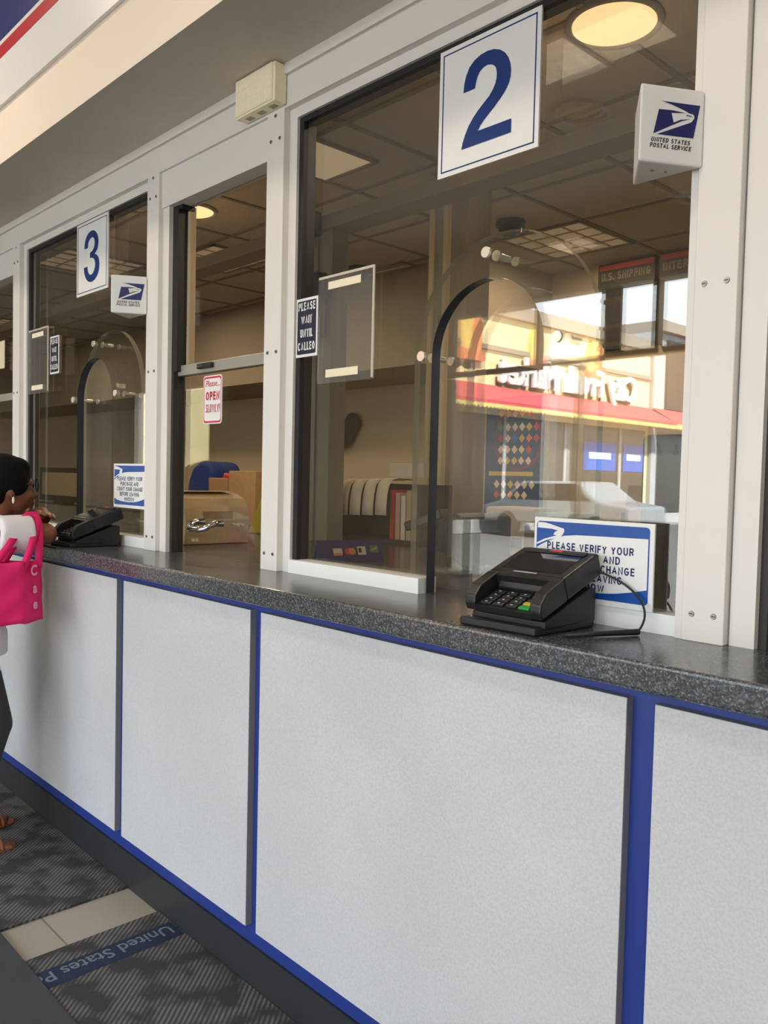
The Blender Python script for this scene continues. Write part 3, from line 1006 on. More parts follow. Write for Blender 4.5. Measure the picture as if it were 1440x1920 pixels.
# emblem panels: three-sided plastic sign fixed to the post
def emblem_sign(A, Bp, z0, z1, label):
    """A = outer nose corner, Bp = corner at the post"""
    t = thing('emblem_sign', label, 'sign', (Bp[0] - 0.06, 1.46, z0), 'triangular emblem signs')
    Cp = (A[0] * 2 - Bp[0] - 0.008, Bp[1])
    bb = B()
    bb.prism([A, Bp, Cp], (0, 0, z0), X, Y, z1 - z0, uz=Z, bev=0.004)
    bb.obj('housing', WHITE, t)
    a, q = Vector((A[0], A[1], z1)), Vector((Bp[0], Bp[1], z1))
    d = (q - a)
    W = d.length
    ux = d.normalized()
    H = z1 - z0
    n = ux.cross(Z)
    o_ = a + n * 0.0006
    def uv(pl):
        return [(u * W, -v * H) for u, v in pl]
    A_ = [(0.327, 0.204), (0.925, 0.205), (0.834, 0.637), (0.263, 0.637), (0.547, 0.528), (0.795, 0.433), (0.836, 0.383), (0.839, 0.345), (0.814, 0.324), (0.751, 0.318), (0.702, 0.297), (0.594, 0.265), (0.458, 0.23)]
    B_ = [(0.284, 0.313), (0.49, 0.307), (0.703, 0.321), (0.481, 0.343), (0.52, 0.462), (0.62, 0.418), (0.783, 0.389), (0.64, 0.434), (0.487, 0.503), (0.211, 0.633)]
    bb = B().flat(uv(A_), o_, ux, Z).flat(uv(B_), o_, ux, Z)
    bb.flat(uv([(0.72, 0.345), (0.80, 0.352), (0.80, 0.362), (0.71, 0.357)]), o_ + n * 0.0002, ux, Z)
    bb.obj('emblem', EMBLUE, t, label='dark blue eagle emblem')
    bb = B()
    sl = ux * -0.0 + Z
    for s, v, u0, u1 in (('UNITED STATES', 0.735, 0.178, 0.782), ('POSTAL SERVICE', 0.81, 0.162, 0.80)):
        bb.strokes(s, o_ + ux * (u0 * W) - Z * (v * H), ux, (Z + ux * 0.18), (u1 - u0) * W, 0.060 * H, 0.0017)
    bb.obj('lettering', TEXTBLACK, t)
    bb = B()
    for s in (0.35, 0.65):
        c = Vector((A[0], A[1], z0)).lerp(Vector((Bp[0], Bp[1], z0)), s).lerp(Vector((Cp[0], Cp[1], z0)), 0.3)
        bb.cyl(c - Z * 0.0012, c + Z * 0.001, 0.003, 0.003, 10)
    bb.obj('screw', SCREW, t)
    return t
es = emblem_sign((-0.788, 1.352), (-0.722, 1.462), 1.975, 2.112, 'white triangular emblem sign on the wide post beside window 2')
dup(es, (-PER, 0, 0), 'white triangular emblem sign on the post beside window 3')

# notice "please verify"
def verify_sign(x0, y, z0, label, lean=0.0):
    w, h = 0.283, 0.172
    t = thing('notice_sign', label, 'sign', (x0 + w / 2, y, z0), 'verify your purchase notices')
    B().box(x0, x0 + w, y, y + 0.0055, z0, z0 + h, 0.0008, 1).obj('board', SIGNWHITE, t)
    o_ = Vector((x0, y - 0.0004, z0 + h))
    def uv(pl):
        return [(u * w, -v * h) for u, v in pl]
    rr = [(0.024 * w + p[0], -0.045 * h - 0.885 * h + p[1]) for p in rrect(0.942 * w, 0.885 * h, 0.008)]
    bb = B().m(VERBLUE).flat(rr, o_, X, Z)
    o2 = o_ - Y * 0.0003
    bb.m(SIGNWHITE).flat(uv([(0.030, 0.375), (0.085, 0.325), (0.145, 0.283), (0.21, 0.240), (0.275, 0.211), (0.375, 0.193), (0.50, 0.188), (0.95, 0.176), (0.956, 0.18), (0.956, 0.755), (0.84, 0.80), (0.72, 0.838), (0.60, 0.858), (0.45, 0.866), (0.25, 0.855), (0.10, 0.82), (0.030, 0.785)]), o2, X, Z)
    o3 = o2 - Y * 0.0003
    bb.flat(uv([(0.034, 0.062), (0.095, 0.062), (0.150, 0.078), (0.235, 0.112), (0.270, 0.125), (0.274, 0.160), (0.258, 0.205), (0.238, 0.235), (0.205, 0.215), (0.176, 0.205), (0.192, 0.170), (0.218, 0.152), (0.165, 0.136), (0.034, 0.130)]), o3, X, Z)
    bb.flat(uv([(0.238, 0.235), (0.12, 0.278), (0.030, 0.342), (0.030, 0.318), (0.10, 0.265), (0.205, 0.215)]), o3, X, Z)
    bb.obj('printed_face', None, t, label='blue and white print with eagle head')
    bb = B()
    for s, v, u0, u1 in (('PLEASE VERIFY YOUR', 0.385, 0.125, 0.850), ('PURCHASE AND', 0.500, 0.22, 0.745), ('COUNT YOUR CHANGE', 0.615, 0.12, 0.860), ('BEFORE LEAVING', 0.730, 0.20, 0.765), ('WINDOW', 0.845, 0.33, 0.625)):
        bb.strokes(s, o2 - Y * 0.0004 + X * (u0 * w) - Z * (v * h), X, Z, (u1 - u0) * w, 0.092 * h, 0.0030)
    bb.obj('lettering', TEXTNAVY, t, label='navy capital lettering')
    return t
verify_sign(-1.078, 1.4735, 1.149, 'blue and white verify your purchase notice behind the nearer card terminal')
verify_sign(-3.125, 1.478, 1.256, 'blue and white verify your purchase notice on window 3 glass')

def wait_sign(x0, z0, y, label):
    w, h = 0.099, 0.170
    t = thing('wait_sign', label, 'sign', (x0 + w / 2, y, z0), 'please wait notices')
    B().box(x0, x0 + w, y, y + 0.003, z0, z0 + h, 0.0006, 1).obj('board', SIGNWHITE, t)
    B().flat([(0.006 + p[0], 0.008 + p[1]) for p in rrect(w - 0.012, h - 0.016, 0.004)], (x0, y - 0.0004, z0), X, Z).obj('navy_field', NAVY, t)
    bb = B()
    for s, v, ww in (('PLEASE', 0.80, 0.078), ('WAIT', 0.575, 0.050), ('UNTIL', 0.345, 0.058), ('CALLED', 0.125, 0.078)):
        bb.strokes(s, (x0 + w / 2 - ww / 2, y - 0.0009, z0 + v * h - 0.002), X, Z, ww, 0.0235, 0.0042)
    bb.obj('lettering', SIGNWHITE, t, label='white capital lettering')
wait_sign(-1.9665, 1.743, 1.4905, 'navy please wait until called sign at left edge of window 2')
wait_sign(-3.822, 1.832, 1.4965, 'navy please wait until called sign on window 3')

def paper_holder(x0, z0, y, label):
    w, h = 0.239, 0.302
    t = thing('acrylic_holder', label, 'sign holder', (x0 + w / 2, y, z0), 'empty acrylic holders')
    B().box(x0, x0 + w, y, y + 0.0055, z0, z0 + h, 0.0015, 1).obj('sleeve', HOLDER, t, label='clear acrylic sleeve')
    bb = B().m(ACRYL_EDGE).box(x0 + w - 0.008, x0 + w - 0.001, y - 0.0015, y + 0.001, z0 + 0.004, z0 + h - 0.004)
    bb.box(x0 + 0.004, x0 + w - 0.004, y - 0.0012, y + 0.001, z0 + h - 0.009, z0 + h - 0.002)
    bb.obj('folded_edge', None, t)
    B().box(x0 + 0.046, x0 + 0.183, y - 0.0012, y - 0.0004, z0 + h - 0.041, z0 + h - 0.020).obj('tape_strip', TAPE, t, label='strip of cream tape')
    B().box(x0 + 0.041, x0 + 0.178, y - 0.0012, y - 0.0004, z0 + 0.016, z0 + 0.038).obj('tape_strip', TAPE, t, label='strip of cream tape')
paper_holder(-1.866, 1.660, 1.490, 'empty clear acrylic holder with two tape strips on window 2')
paper_holder(-4.066, 1.754, 1.490, 'empty clear acrylic holder with two tape strips on window 3')

t = thing('slow_sign', 'small white sign with red open slowly lettering on the hatch', 'sign', (-2.465, 1.515, 1.57))
B().prism(rrect(0.117, 0.165, 0.012), (-2.522, 1.5185, 1.567), X, Z, 0.002, uz=(0, -1, 0)).obj('board', SIGNWHITE, t)
bb = B()
w_, h_ = 0.117, 0.165
outer = rrect(w_ - 0.008, h_ - 0.008, 0.010)
inner = rrect(w_ - 0.013, h_ - 0.020, 0.010)
for i in range(len(outer)):
    j = (i + 1) % len(outer)
    ip = [(inner[q][0] + 0.0025, inner[q][1] + 0.006) for q in (i, j)]
    bb.face([(-2.518 + p[0], 1.5158, 1.571 + p[1]) for p in (outer[i], outer[j], ip[1], ip[0])])
bb.text('Please...', (-2.462, 1.5157, 1.695), X, (Z + X * 0.25), w=0.090, h=0.020, bold=0.004)
bb.strokes('OPEN', (-2.505, 1.5157, 1.648), X, Z, 0.086, 0.029, 0.0062)
bb.strokes('SLOWLY!', (-2.506, 1.5157, 1.606), X, (Z + X * 0.12), 0.086, 0.029, 0.0034)
bb.obj('lettering', TEXTRED, t, label='red lettering and border')

B().box(-4.52, -4.425, 1.5005, 1.503, 1.91, 2.05).obj('paper_notice', PAPER, label='small pale paper notice on the leftmost hatch glass', cat='notice')

# ivory alarm box under the soffit
t = thing('alarm_box', 'ivory grid-fronted alarm box at the header between hatch and window 2', 'alarm', (-2.1, 1.44, 2.476))
B().box(-2.198, -1.998, 1.421, 1.463, 2.477, 2.589, 0.0015, 1).obj('housing', STROBE, t)
bb = B().box(-2.196, -2.007, 1.417, 1.4215, 2.482, 2.588, 0.001, 1)
for i in range(6):
    for j in range(3):
        x, z = -2.1935 + i * 0.0308, 2.486 + j * 0.0332
        bb.box(x, x + 0.0262, 1.4158, 1.419, z, z + 0.0295, 0.0012, 1)
bb.obj('front_grille', STROBE, t)
for x in (-2.17, -2.11, -2.05):
    B().box(x, x + 0.03, 1.436, 1.455, 2.4765, 2.4790).obj('vent', STROBEDK, t)

# fascia sign board
t = thing('fascia_sign', 'long white fascia sign with red stripe and blue band, top left', 'sign', (-3, 1.14, 2.80))
B().box(-9, 2.9, 1.140, 1.153, 2.803, 3.5).obj('board', SIGNWHITE, t)
B().box(-9, 2.9, 1.1385, 1.141, 2.980, 3.028).obj('red_stripe', SIGNRED, t)
B().box(-9, 2.9, 1.1385, 1.141, 3.046, 3.5).obj('blue_band', SIGNBLUE, t)

# ------------------------------------------------------------------ card terminals
def card_terminal(label):
    t = thing('card_terminal', label, 'card terminal', (-1.0, 1.34, CT), 'card terminals on the counter')
    x0, x1 = -1.086, -0.912
    # foot plate and wedge stand
    bb = B().prism([(x0, 1.243), (x1 + 0.004, 1.252), (x1 + 0.012, 1.44), (x0 - 0.004, 1.44)], (0, 0, CT + 0.0005), X, Y, 0.016, uz=Z, bev=0.004)
    bb.prism([(1.275, 0.012), (1.445, 0.012), (1.445, 0.078), (1.425, 0.080), (1.275, 0.026)], (x0 + 0.006, 0, CT), Y, Z, (x1 + 0.010) - (x0 + 0.006), uz=X, bev=0.003)
    st = bb.obj('stand', BLKPL2, t, label='black wedge stand')
    bb = B()
    for s in (0.0, 0.022):
        bb.cyl((x0 + 0.014, 1.266 + s, CT + 0.0162), (x0 + 0.014, 1.266 + s, CT + 0.0176), 0.0042, 0.0042, 12)
    bb.obj('screw', SCREW, st)
    # inclined body: local axes u = x, v = up the slope, n = off the slope
    ang = math.radians(20.5)
    u = X
    v = Vector((0, math.cos(ang), math.sin(ang)))
    n = Vector((0, -math.sin(ang), math.cos(ang)))
    o_ = Vector((x0 + 0.002, 1.262, CT + 0.030))
    W, Lh, T = 0.184, 0.215, 0.030
    F = lambda a, c, d: o_ + u * a + v * c + n * d
    # upper body with the display
    bb = B().obox(F(0, 0.088, 0), u, v, n, W, 0.127, 0.046, 0.005, 3)
    body = bb.obj('upper_body', BLKPL, t)
    bb = B().obox(F(0.020, 0.108, 0.0462), u, v, n, W - 0.040, 0.078, 0.0008, 0.0003, 1)
    bb.obj('screen', SCREEN, body, label='dark glossy screen')
    B().obox(F(0.018, 0.190, 0.0455), u, v, n, W - 0.036, 0.016, 0.0045, 0.002).obj('top_bar', BLKPL2, body)
    B().obox(F(0.080, 0.194, 0.0495), u, v, n, 0.030, 0.008, 0.0012, 0.0005, 1).obj('red_badge', REDLAB, body, label='small red badge')
    B().obox(F(0.058, 0.096, 0.0462), u, v, n, 0.056, 0.0035, 0.0003).obj('name_strip', KEYW, body, label='pale illegible name strip')
    # lower body: two cheeks and a front lip around a sunken keypad
    bb = B()
    cheek = [(0.0, 0.0), (0.088, 0.0), (0.088, 0.046), (0.030, 0.043), (0.006, 0.030), (0.0, 0.016)]
    for a in (0.0, W - 0.026):
        bb.prism(cheek, F(a, 0, 0), v, n, 0.026, uz=u, bev=0.003)
    bb.obox(F(0.024, 0.0, 0), u, v, n, W - 0.048, 0.088, 0.012)
    bb.obox(F(0.024, 0.078, 0.010), u, v, n, W - 0.048, 0.012, 0.034)
    low = bb.obj('keypad_body', BLKPL, t)
    B().obox(F(0.032, 0.0735, 0.016), u, (v * 0.4 + n * 0.9), n, W - 0.064, 0.024, 0.004, 0.0015).obj('key_shield', KEYS, low)
    for i in range(4):
        for j in range(4):
            a, c = 0.033 + i * 0.031, 0.008 + j * 0.0155
            mt = KEYS
            if i == 3 and j == 0:
                mt = KEYG
            if i == 3 and j == 1:
                mt = KEYY
            kk = B().m(mt).obox(F(a, c, 0.012), u, v, n, 0.025, 0.011, 0.005, 0.0015)
            if mt is KEYS:
                kk.m(KEYW).obox(F(a + 0.010, c + 0.004, 0.0171), u, v, n, 0.005, 0.003, 0.0002)
            kk.obj('key', None, low, label='green key' if mt is KEYG else 'yellow key' if mt is KEYY else None)
    return t
ct = card_terminal('black card terminal on stand before window 2 with stylus cord')
dup(ct, (-PER - 0.01, 0.012, 0), 'black card terminal on stand at window 3 beside the customer')
# tethered stylus lying on the counter
t = thing('stylus_pen', 'black tethered stylus lying on the counter beside the nearer card terminal', 'stylus', (-0.81, 1.35, CT))
B().cap((-0.868, 1.292, CT + 0.006), 0.0035, (-0.800, 1.430, CT + 0.0068), 0.0062, 12).obj('barrel', BLKPL2, t)
pts = []
P0, P1, P2, P3 = Vector((-0.896, 1.440, CT + 0.112)), Vector((-0.86, 1.47, CT + 0.10)), Vector((-0.775, 1.47, CT + 0.06)), Vector((-0.80, 1.432, CT + 0.0072))
for i in range(21):
    s = i / 20
    pts.append((1 - s) ** 3 * P0 + 3 * (1 - s) ** 2 * s * P1 + 3 * (1 - s) * s * s * P2 + s ** 3 * P3)
B().tube(pts, 0.0022, 8).obj('cord', BLKPL2, t, label='thin black cord')

# ================================================================== CLERK SIDE
def downlight(x, y, label, r=0.135):
    z = 2.9
    t = thing('downlight', label, 'ceiling light', (x, y, z - 0.005), 'round downlights')
    bb = B().m(GRID).ring((x, y, z - 0.004), r + 0.012, 0.013, seg=48)
    bb.obj('trim_ring', None, t)
    bb = B().cyl((x, y, z - 0.0095), (x, y, z - 0.0090), r, r, 48)
    bb.obj('lens', LAMPWARM, t, label='glowing warm lens')
    return t
downlight(-1.515, 2.418, 'round warm downlight above window 2, at the top edge')
downlight(-4.27, 2.46, 'round warm downlight seen through the hatch')

def troffer(x0, x1, y0, y1, label, mat=TROFF, n=4):
    z = 2.9
    t = thing('ceiling_light', label, 'ceiling light', ((x0 + x1) / 2, (y0 + y1) / 2, z - 0.01), 'square ceiling troffers')
    bb = B()
    for a, c, d, f in ((x0, x1, y0, y0 + 0.02), (x0, x1, y1 - 0.02, y1), (x0, x0 + 0.02, y0, y1), (x1 - 0.02, x1, y0, y1)):
        bb.box(a, c, d, f, z - 0.014, z - 0.0005)
    bb.obj('frame', GRID, t)
    B().box(x0 + 0.02, x1 - 0.02, y0 + 0.02, y1 - 0.02, z - 0.006, z - 0.0009).obj('diffuser', mat, t, label='warm diffuser')
    bb = B()
    for i in range(1, n):
        x = x0 + (x1 - x0) * i / n
        y = y0 + (y1 - y0) * i / n
        bb.box(x - 0.006, x + 0.006, y0 + 0.02, y1 - 0.02, z - 0.012, z - 0.0061)
        bb.box(x0 + 0.02, x1 - 0.02, y - 0.006, y + 0.006, z - 0.0125, z - 0.0062)
    if n > 1:
        bb.obj('louvre', BEIGE, t)
    else:
        bb.bm.free()
troffer(-3.34, -2.94, 2.12, 2.70, 'square ceiling light near the left edge of window 2', TROFFB, 1)
troffer(-5.37, -4.77, 2.92, 3.41, 'square louvred ceiling light seen through the hatch')
troffer(-3.33, -2.74, 4.09, 4.69, 'square ceiling light above the arched opening of window 2')
troffer(-6.2, -5.6, 2.30, 2.90, 'square ceiling light seen at the top of window 3')
troffer(-4.7, -4.15, 4.05, 4.19, 'narrow ceiling light behind the acrylic holder of window 2')
troffer(-9.3, -8.7, 2.92, 3.5, 'square ceiling light beyond the left edge of window 3')

def dome(x, y, label):
    t = thing('dome_camera', label, 'camera', (x, y, 2.82), 'ceiling dome cameras')
    B().cyl((x, y, 2.8995), (x, y, 2.868), 0.085, 0.085, 28).obj('housing', DARKPL, t)
    B().ball((x, y, 2.866), (0.07, 0.07, 0.062), 24).obj('dome', DOMEBLK, t)
dome(-3.06, 3.86, 'dark ceiling dome camera above the arched opening')
dome(-4.52, 3.98, 'dark ceiling dome camera right of the acrylic holder')

# pilaster and interior post with equipment
bb = B().m(PILCREAM).box(-2.885, -2.858, 3.0, 3.22, 0, 2.9).box(-2.790, -2.766, 3.0, 3.22, 0, 2.9)
bb.m(POSTGREY).box(-2.858, -2.790, 3.012, 3.20, 0, 2.9)
bb.m(BULK).box(-2.766, -2.66, 3.03, 3.20, 0, 2.9)
bb.obj('trim_20', kind=ST, label='cream and grey pilaster behind window 2')
bb = B().m(POSTGREY).box(-2.958, -2.888, 2.30, 2.36, CT, 2.47).box(-2.885, -2.80, 2.31, 2.40, CT, 2.47)
bb.m(FRAME_IN).box(-2.972, -2.958, 2.295, 2.40, CT, 2.47)
bb.obj('trim_21', kind=ST, label='grey screen post behind the left part of window 2')
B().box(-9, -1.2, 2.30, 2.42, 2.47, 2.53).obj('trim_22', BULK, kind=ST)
t = thing('wall_speaker', 'small dark box speaker high on the grey post behind window 2', 'speaker', (-2.86, 2.28, 2.44))
B().box(-2.955, -2.86, 2.225, 2.295, 2.445, 2.545, 0.004).obj('cabinet', DARKPL, t)
B().box(-2.92, -2.90, 2.2955, 2.301, 2.40, 2.50).obj('bracket', POSTGREY, t)
t = thing('display_monitor', 'dark hanging monitor behind the acrylic holder of window 2', 'monitor', (-2.9, 2.26, 1.98))
B().box(-3.0, -2.76, 2.20, 2.255, 1.985, 2.26, 0.006).obj('housing', NAVY, t)
B().box(-2.91, -2.86, 2.255, 2.3005, 2.08, 2.16).obj('mount', BLKPL2, t)

# menu boards on the back wall
for x0, x1, s, nm in ((-3.19, -2.765, 'U.S. SHIPPING', 'dark framed board headed U.S. SHIPPING on the rear wall'), (-2.735, -2.18, 'INTERNATIONAL', 'dark framed board headed INTERNATIONAL on the rear wall')):
    t = thing('menu_board', nm, 'board', ((x0 + x1) / 2, 5.0, 2.5))
    z1 = 2.885
    B().box(x0, x1, 5.0, 5.045, 2.30, z1, 0.003).obj('board', DARKPL, t)
    bb = B().m(RED).box(x0 + 0.01, x1 - 0.01, 4.997, 5.001, z1 - 0.045, z1 - 0.012)
    bb.m(SIGNBRN).box(x0 + 0.01, x1 - 0.01, 4.997, 5.001, z1 - 0.125, z1 - 0.05)
    bb.obj('header_strip', None, t)
    B().strokes(s, (x0 + 0.03, 4.9962, z1 - 0.116), X, Z, (x1 - x0) * 0.86, 0.052, 0.010).obj('lettering', BULK, t)

# hazard label poster
t = thing('hazard_poster', 'dark blue poster with rows of coloured diamond labels', 'poster', (-3.9, 5.04, 1.0))
px0, px1, pz0, pz1 = -4.175, -3.63, 1.02, 2.03
B().box(px0, px1, 5.038, 5.048, pz0, pz1).obj('sheet', POSTBLUE, t)
bb = B()
cols = [[ORANGE, ORANGE, ORANGE, ORANGE, RED, None], [GREEN, CREAMP, CREAMP, CREAMP, YELLOW, RED], [RED, CREAMP, SHOPBLUE, YELLOW, ORANGE, RED], [CREAMP, CREAMP, CREAMP, CREAMP, RED, None], [CREAMP, YELLOW, YELLOW, CREAMP, CREAMP, None], [CREAMP, CREAMP, YELLOW, CREAMP, CREAMP, CREAMP], [RED, CREAMP, ORANGE, CREAMP, CREAMP, None]]
zz = [1.905, 1.80, 1.715, 1.63, 1.545, 1.365, 1.285]
for row, z in zip(cols, zz):
    for i, mt in enumerate(row):
        if mt:
            x = px0 + 0.15 + i * 0.066 - (0.03 if z < 1.4 else 0)
            r_ = 0.029
            bb.m(mt).flat([(x - r_, z), (x, z - r_ * 1.15), (x + r_, z), (x, z + r_ * 1.15)], (0, 5.0370, 0), X, Z)
bb.m(YELLOW).box(px0 + 0.04, px0 + 0.46, 5.0360, 5.0375, 1.43, 1.462)
bb.m(DKRED)
for i in range(36):
    a0, a1 = 2 * math.pi * i / 36, 2 * math.pi * (i + 1) / 36
    c = (px0 + 0.31, 1.70)
    bb.face([(c[0] + 0.235 * math.cos(a0), 5.0375, c[1] + 0.235 * math.sin(a0)), (c[0] + 0.235 * math.cos(a1), 5.0375, c[1] + 0.235 * math.sin(a1)),
             (c[0] + 0.205 * math.cos(a1), 5.0375, c[1] + 0.205 * math.sin(a1)), (c[0] + 0.205 * math.cos(a0), 5.0375, c[1] + 0.205 * math.sin(a0))])
bb.obj('label_print', None, t, label='coloured hazard diamonds, yellow strip and red ring')

# credit-card tent sign just behind window 2
t = thing('tent_sign', 'blue folded tent sign with four card marks behind window 2', 'sign', (-2.2, 1.9, CT))
fL, fR = Vector((-2.125, 1.728, CT + 0.0008)), Vector((-2.055, 1.955, CT + 0.0008))
ux = (fR - fL).normalized()
back = Vector((-ux.y, ux.x, 0))
W = (fR - fL).length
rise = Vector((back.x * 0.035, back.y * 0.035, 0.072))
bb = B()
tri = [(0, 0), (0.07, 0), (0.035, 0.072)]
bb.prism(tri, fL, back, Z, W, uz=ux)
bb.obj('card', TENTBLUE, t)
uy = rise.normalized()
Hh = rise.length
nn = ux.cross(uy)
def q_(u, v):
    return fL + ux * (u * W) + uy * (v * Hh) + nn * 0.0006
bb = B()
bb.m(CREAMP).flat([(0.22 * W, 0.30 * Hh), (0.36 * W, 0.30 * Hh), (0.36 * W, 0.62 * Hh), (0.22 * W, 0.62 * Hh)], fL + nn * 0.0006, ux, uy)
bb.m(ORANGE).flat([(0.22 * W, 0.30 * Hh), (0.36 * W, 0.30 * Hh), (0.36 * W, 0.40 * Hh), (0.22 * W, 0.40 * Hh)], fL + nn * 0.0009, ux, uy)
for cx_, mt in ((0.455, RED), (0.515, ORANGE)):
    bb.m(mt).flat([(cx_ * W + 0.0125 * math.cos(a * math.pi / 10), 0.48 * Hh + 0.0125 * math.sin(a * math.pi / 10)) for a in range(20)], fL + nn * (0.0006 if mt is RED else 0.0008), ux, uy)
bb.m(CREAMP).flat([(0.60 * W, 0.32 * Hh), (0.73 * W, 0.32 * Hh), (0.73 * W, 0.70 * Hh), (0.60 * W, 0.70 * Hh)], fL + nn * 0.0006, ux, uy)
bb.m(NAVY).flat([(0.615 * W, 0.42 * Hh), (0.665 * W, 0.42 * Hh), (0.665 * W, 0.62 * Hh), (0.615 * W, 0.62 * Hh)], fL + nn * 0.0009, ux, uy)
bb.m(GREEN).flat([(0.80 * W, 0.40 * Hh), (0.93 * W, 0.40 * Hh), (0.93 * W, 0.74 * Hh), (0.80 * W, 0.74 * Hh)], fL + nn * 0.0006, ux, uy)
bb.m(CREAMP).flat([(0.82 * W, 0.48 * Hh), (0.91 * W, 0.60 * Hh), (0.91 * W, 0.66 * Hh), (0.82 * W, 0.54 * Hh)], fL + nn * 0.0009, ux, uy)
bb.obj('card_marks', None, t, label='four small coloured card marks')

# cream printer behind the hatch
t = thing('desktop_printer', 'cream rounded desktop printer behind the sliding hatch', 'printer', (-3.06, 1.83, CT))
prof = [(-3.22, 0), (-2.925, 0), (-2.915, 0.10), (-2.93, 0.15), (-2.96, 0.185), (-3.02, 0.203), (-3.12, 0.21), (-3.22, 0.21)]
B().prism(prof, (0, 1.985, CT + 0.001), X, Z, 0.305, uz=(0, -1, 0), bev=0.004).obj('casing', CREAMM, t)
bb = B().box(-2.923, -2.9155, 1.76, 1.90, CT + 0.10, CT + 0.135, 0.002)
bb.obj('front_slot', BEIGE, t)
B().box(-3.10, -3.0, 1.70, 1.96, CT + 0.2115, CT + 0.214).obj('slip_tray', PAPER, t)

# form rack behind window 2
t = thing('form_rack', 'dark rack with pale forms hanging over its front behind window 2', 'rack', (-2.66, 2.5, CT))
bb = B().box(-2.92, -2.40, 2.48, 2.68, CT + 0.001, CT + 0.02).box(-2.92, -2.90, 2.48, 2.68, CT + 0.02, CT + 0.26).box(-2.42, -2.40, 2.48, 2.68, CT + 0.02, CT + 0.26).box(-2.90, -2.42, 2.66, 2.68, CT + 0.02, CT + 0.26)
bb.obj('frame', DARKPL, t)
for i in range(4):
    x = -2.895 + i * 0.078
    pl = [(2.64, 0.268), (2.52, 0.276), (2.485, 0.268), (2.462, 0.245), (2.448, 0.205), (2.440, 0.160), (2.436, 0.115)]
    b_ = B().m(PAPER)
    prev = None
    for k, (y, z) in enumerate(pl):
        sh = 0.016 * max(0, k - 2) / 4
        row = (b_.bm.verts.new((x + sh, y + 0.006 * i, CT + z + 0.003 * i)), b_.bm.verts.new((x + 0.070 + sh, y + 0.006 * i, CT + z + 0.003 * i)))
        if prev:
            b_.bm.faces.new((prev[0], prev[1], row[1], row[0])).smooth = True
        prev = row
    f_ = b_.obj('hanging_form', None, t, label='pale form hanging over the rack edge')
    md = f_.modifiers.new('thick', 'SOLIDIFY')
    md.thickness = 0.003
bb = B()
for i, mt in enumerate((RED, PAPERPINK, PAPER, BEIGE, PAPER)):
    x = -2.60 + i * 0.034
    bb.m(mt).box(x, x + 0.026, 2.50, 2.655, CT + 0.021, CT + 0.235 - 0.012 * (i % 3))
bb.obj('upright_folders', None, t, label='upright coloured folders')
B().box(-2.66, -2.45, 2.55, 2.64, CT + 0.292, CT + 0.352, 0.002).obj('label_box', PAPER, label='small pale label box on top of the form rack', cat='box')

# clerk's screen, customer display, beige machine and shelves behind the arch
t = thing('clerk_monitor', 'dark back of the clerk\'s screen behind the arched opening', 'monitor', (-1.66, 1.92, CT))
bb = B().prism([(0, 0.05), (0.03, 0.03), (0.03, 0.175), (0.0, 0.19), (-0.07, 0.165), (-0.07, 0.075)], (-1.615, 2.05, CT), X, Z, 0.235, uz=(0, -1, 0), bev=0.008)
bb.obj('back_shell', BLKPL2, t)
bb = B().cyl((-1.645, 1.93, CT + 0.001), (-1.645, 1.93, CT + 0.016), 0.075, 0.07, 28).cyl((-1.645, 1.93, CT + 0.016), (-1.645, 1.93, CT + 0.09), 0.02, 0.018, 16)
bb.obj('stand', BLKPL, t)
t = thing('customer_display', 'small tilted black display on a curved stalk behind the arch', 'display', (-1.80, 1.98, CT))
bb = B().tube([(-1.78, 1.98, CT + 0.008), (-1.78, 1.98, CT + 0.05), (-1.795, 1.975, CT + 0.09), (-1.815, 1.965, CT + 0.125)], 0.009, 12).cyl((-1.78, 1.98, CT + 0.0005), (-1.78, 1.98, CT + 0.010), 0.045, 0.04, 24)
bb.obj('stalk', BLKPL, t)
B().obox((-1.90, 1.90, CT + 0.115), Vector((1, 0.5, 0.45)), Vector((-0.45, 1, 0)), Vector((1, 0.5, 0.45)).cross(Vector((-0.45, 1, 0))), 0.13, 0.10, 0.03, 0.005).obj('screen_head', BLKPL, t)
t = thing('label_printer', 'beige box printer behind the arched opening', 'printer', (-2.0, 2.6, CT))
B().box(-2.09, -1.86, 2.53, 2.70, CT + 0.001, CT + 0.185, 0.012, 3).obj('casing', BEIGE, t)
B().box(-2.06, -1.90, 2.524, 2.531, CT + 0.03, CT + 0.07).obj('paper_slot', DARKPL, t)
t = thing('paper_tray', 'low beige letter tray holding papers behind the verify notice', 'tray', (-1.6, 2.55, CT))
bb = B().box(-1.84, -1.36, 2.44, 2.70, CT + 0.001, CT + 0.012).box(-1.84, -1.83, 2.44, 2.70, CT + 0.012, CT + 0.14).box(-1.37, -1.36, 2.44, 2.70, CT + 0.012, CT + 0.14).box(-1.83, -1.37, 2.69, 2.70, CT + 0.012, CT + 0.14).box(-1.83, -1.37, 2.44, 2.69, CT + 0.125, CT + 0.135)
bb.obj('tray', BEIGE, t)
B().box(-1.80, -1.66, 2.46, 2.66, CT + 0.1355, CT + 0.175).obj('note_pad', PAPERGRN, label='pale green note block on the letter tray', cat='note block')
B().box(-1.63, -1.45, 2.46, 2.66, CT + 0.1355, CT + 0.150).obj('form_stack', PAPERPINK, label='pink form stack on the letter tray', cat='paper stack')
bb = B().obox((-1.30, 2.20, CT + 0.001), Vector((1, 0.1, 0.0)), Vector((-0.02, 0.2, 1)), Vector((0, -1, 0.2)), 0.13, 0.285, 0.006)
bb.obj('padded_envelope', BROWNP, label='brown padded envelope standing behind the grey plastic plate', cat='envelope')
t = thing('parcel_box', 'open cardboard tray leaned on by the brown envelope', 'box', (-1.25, 2.34, CT))
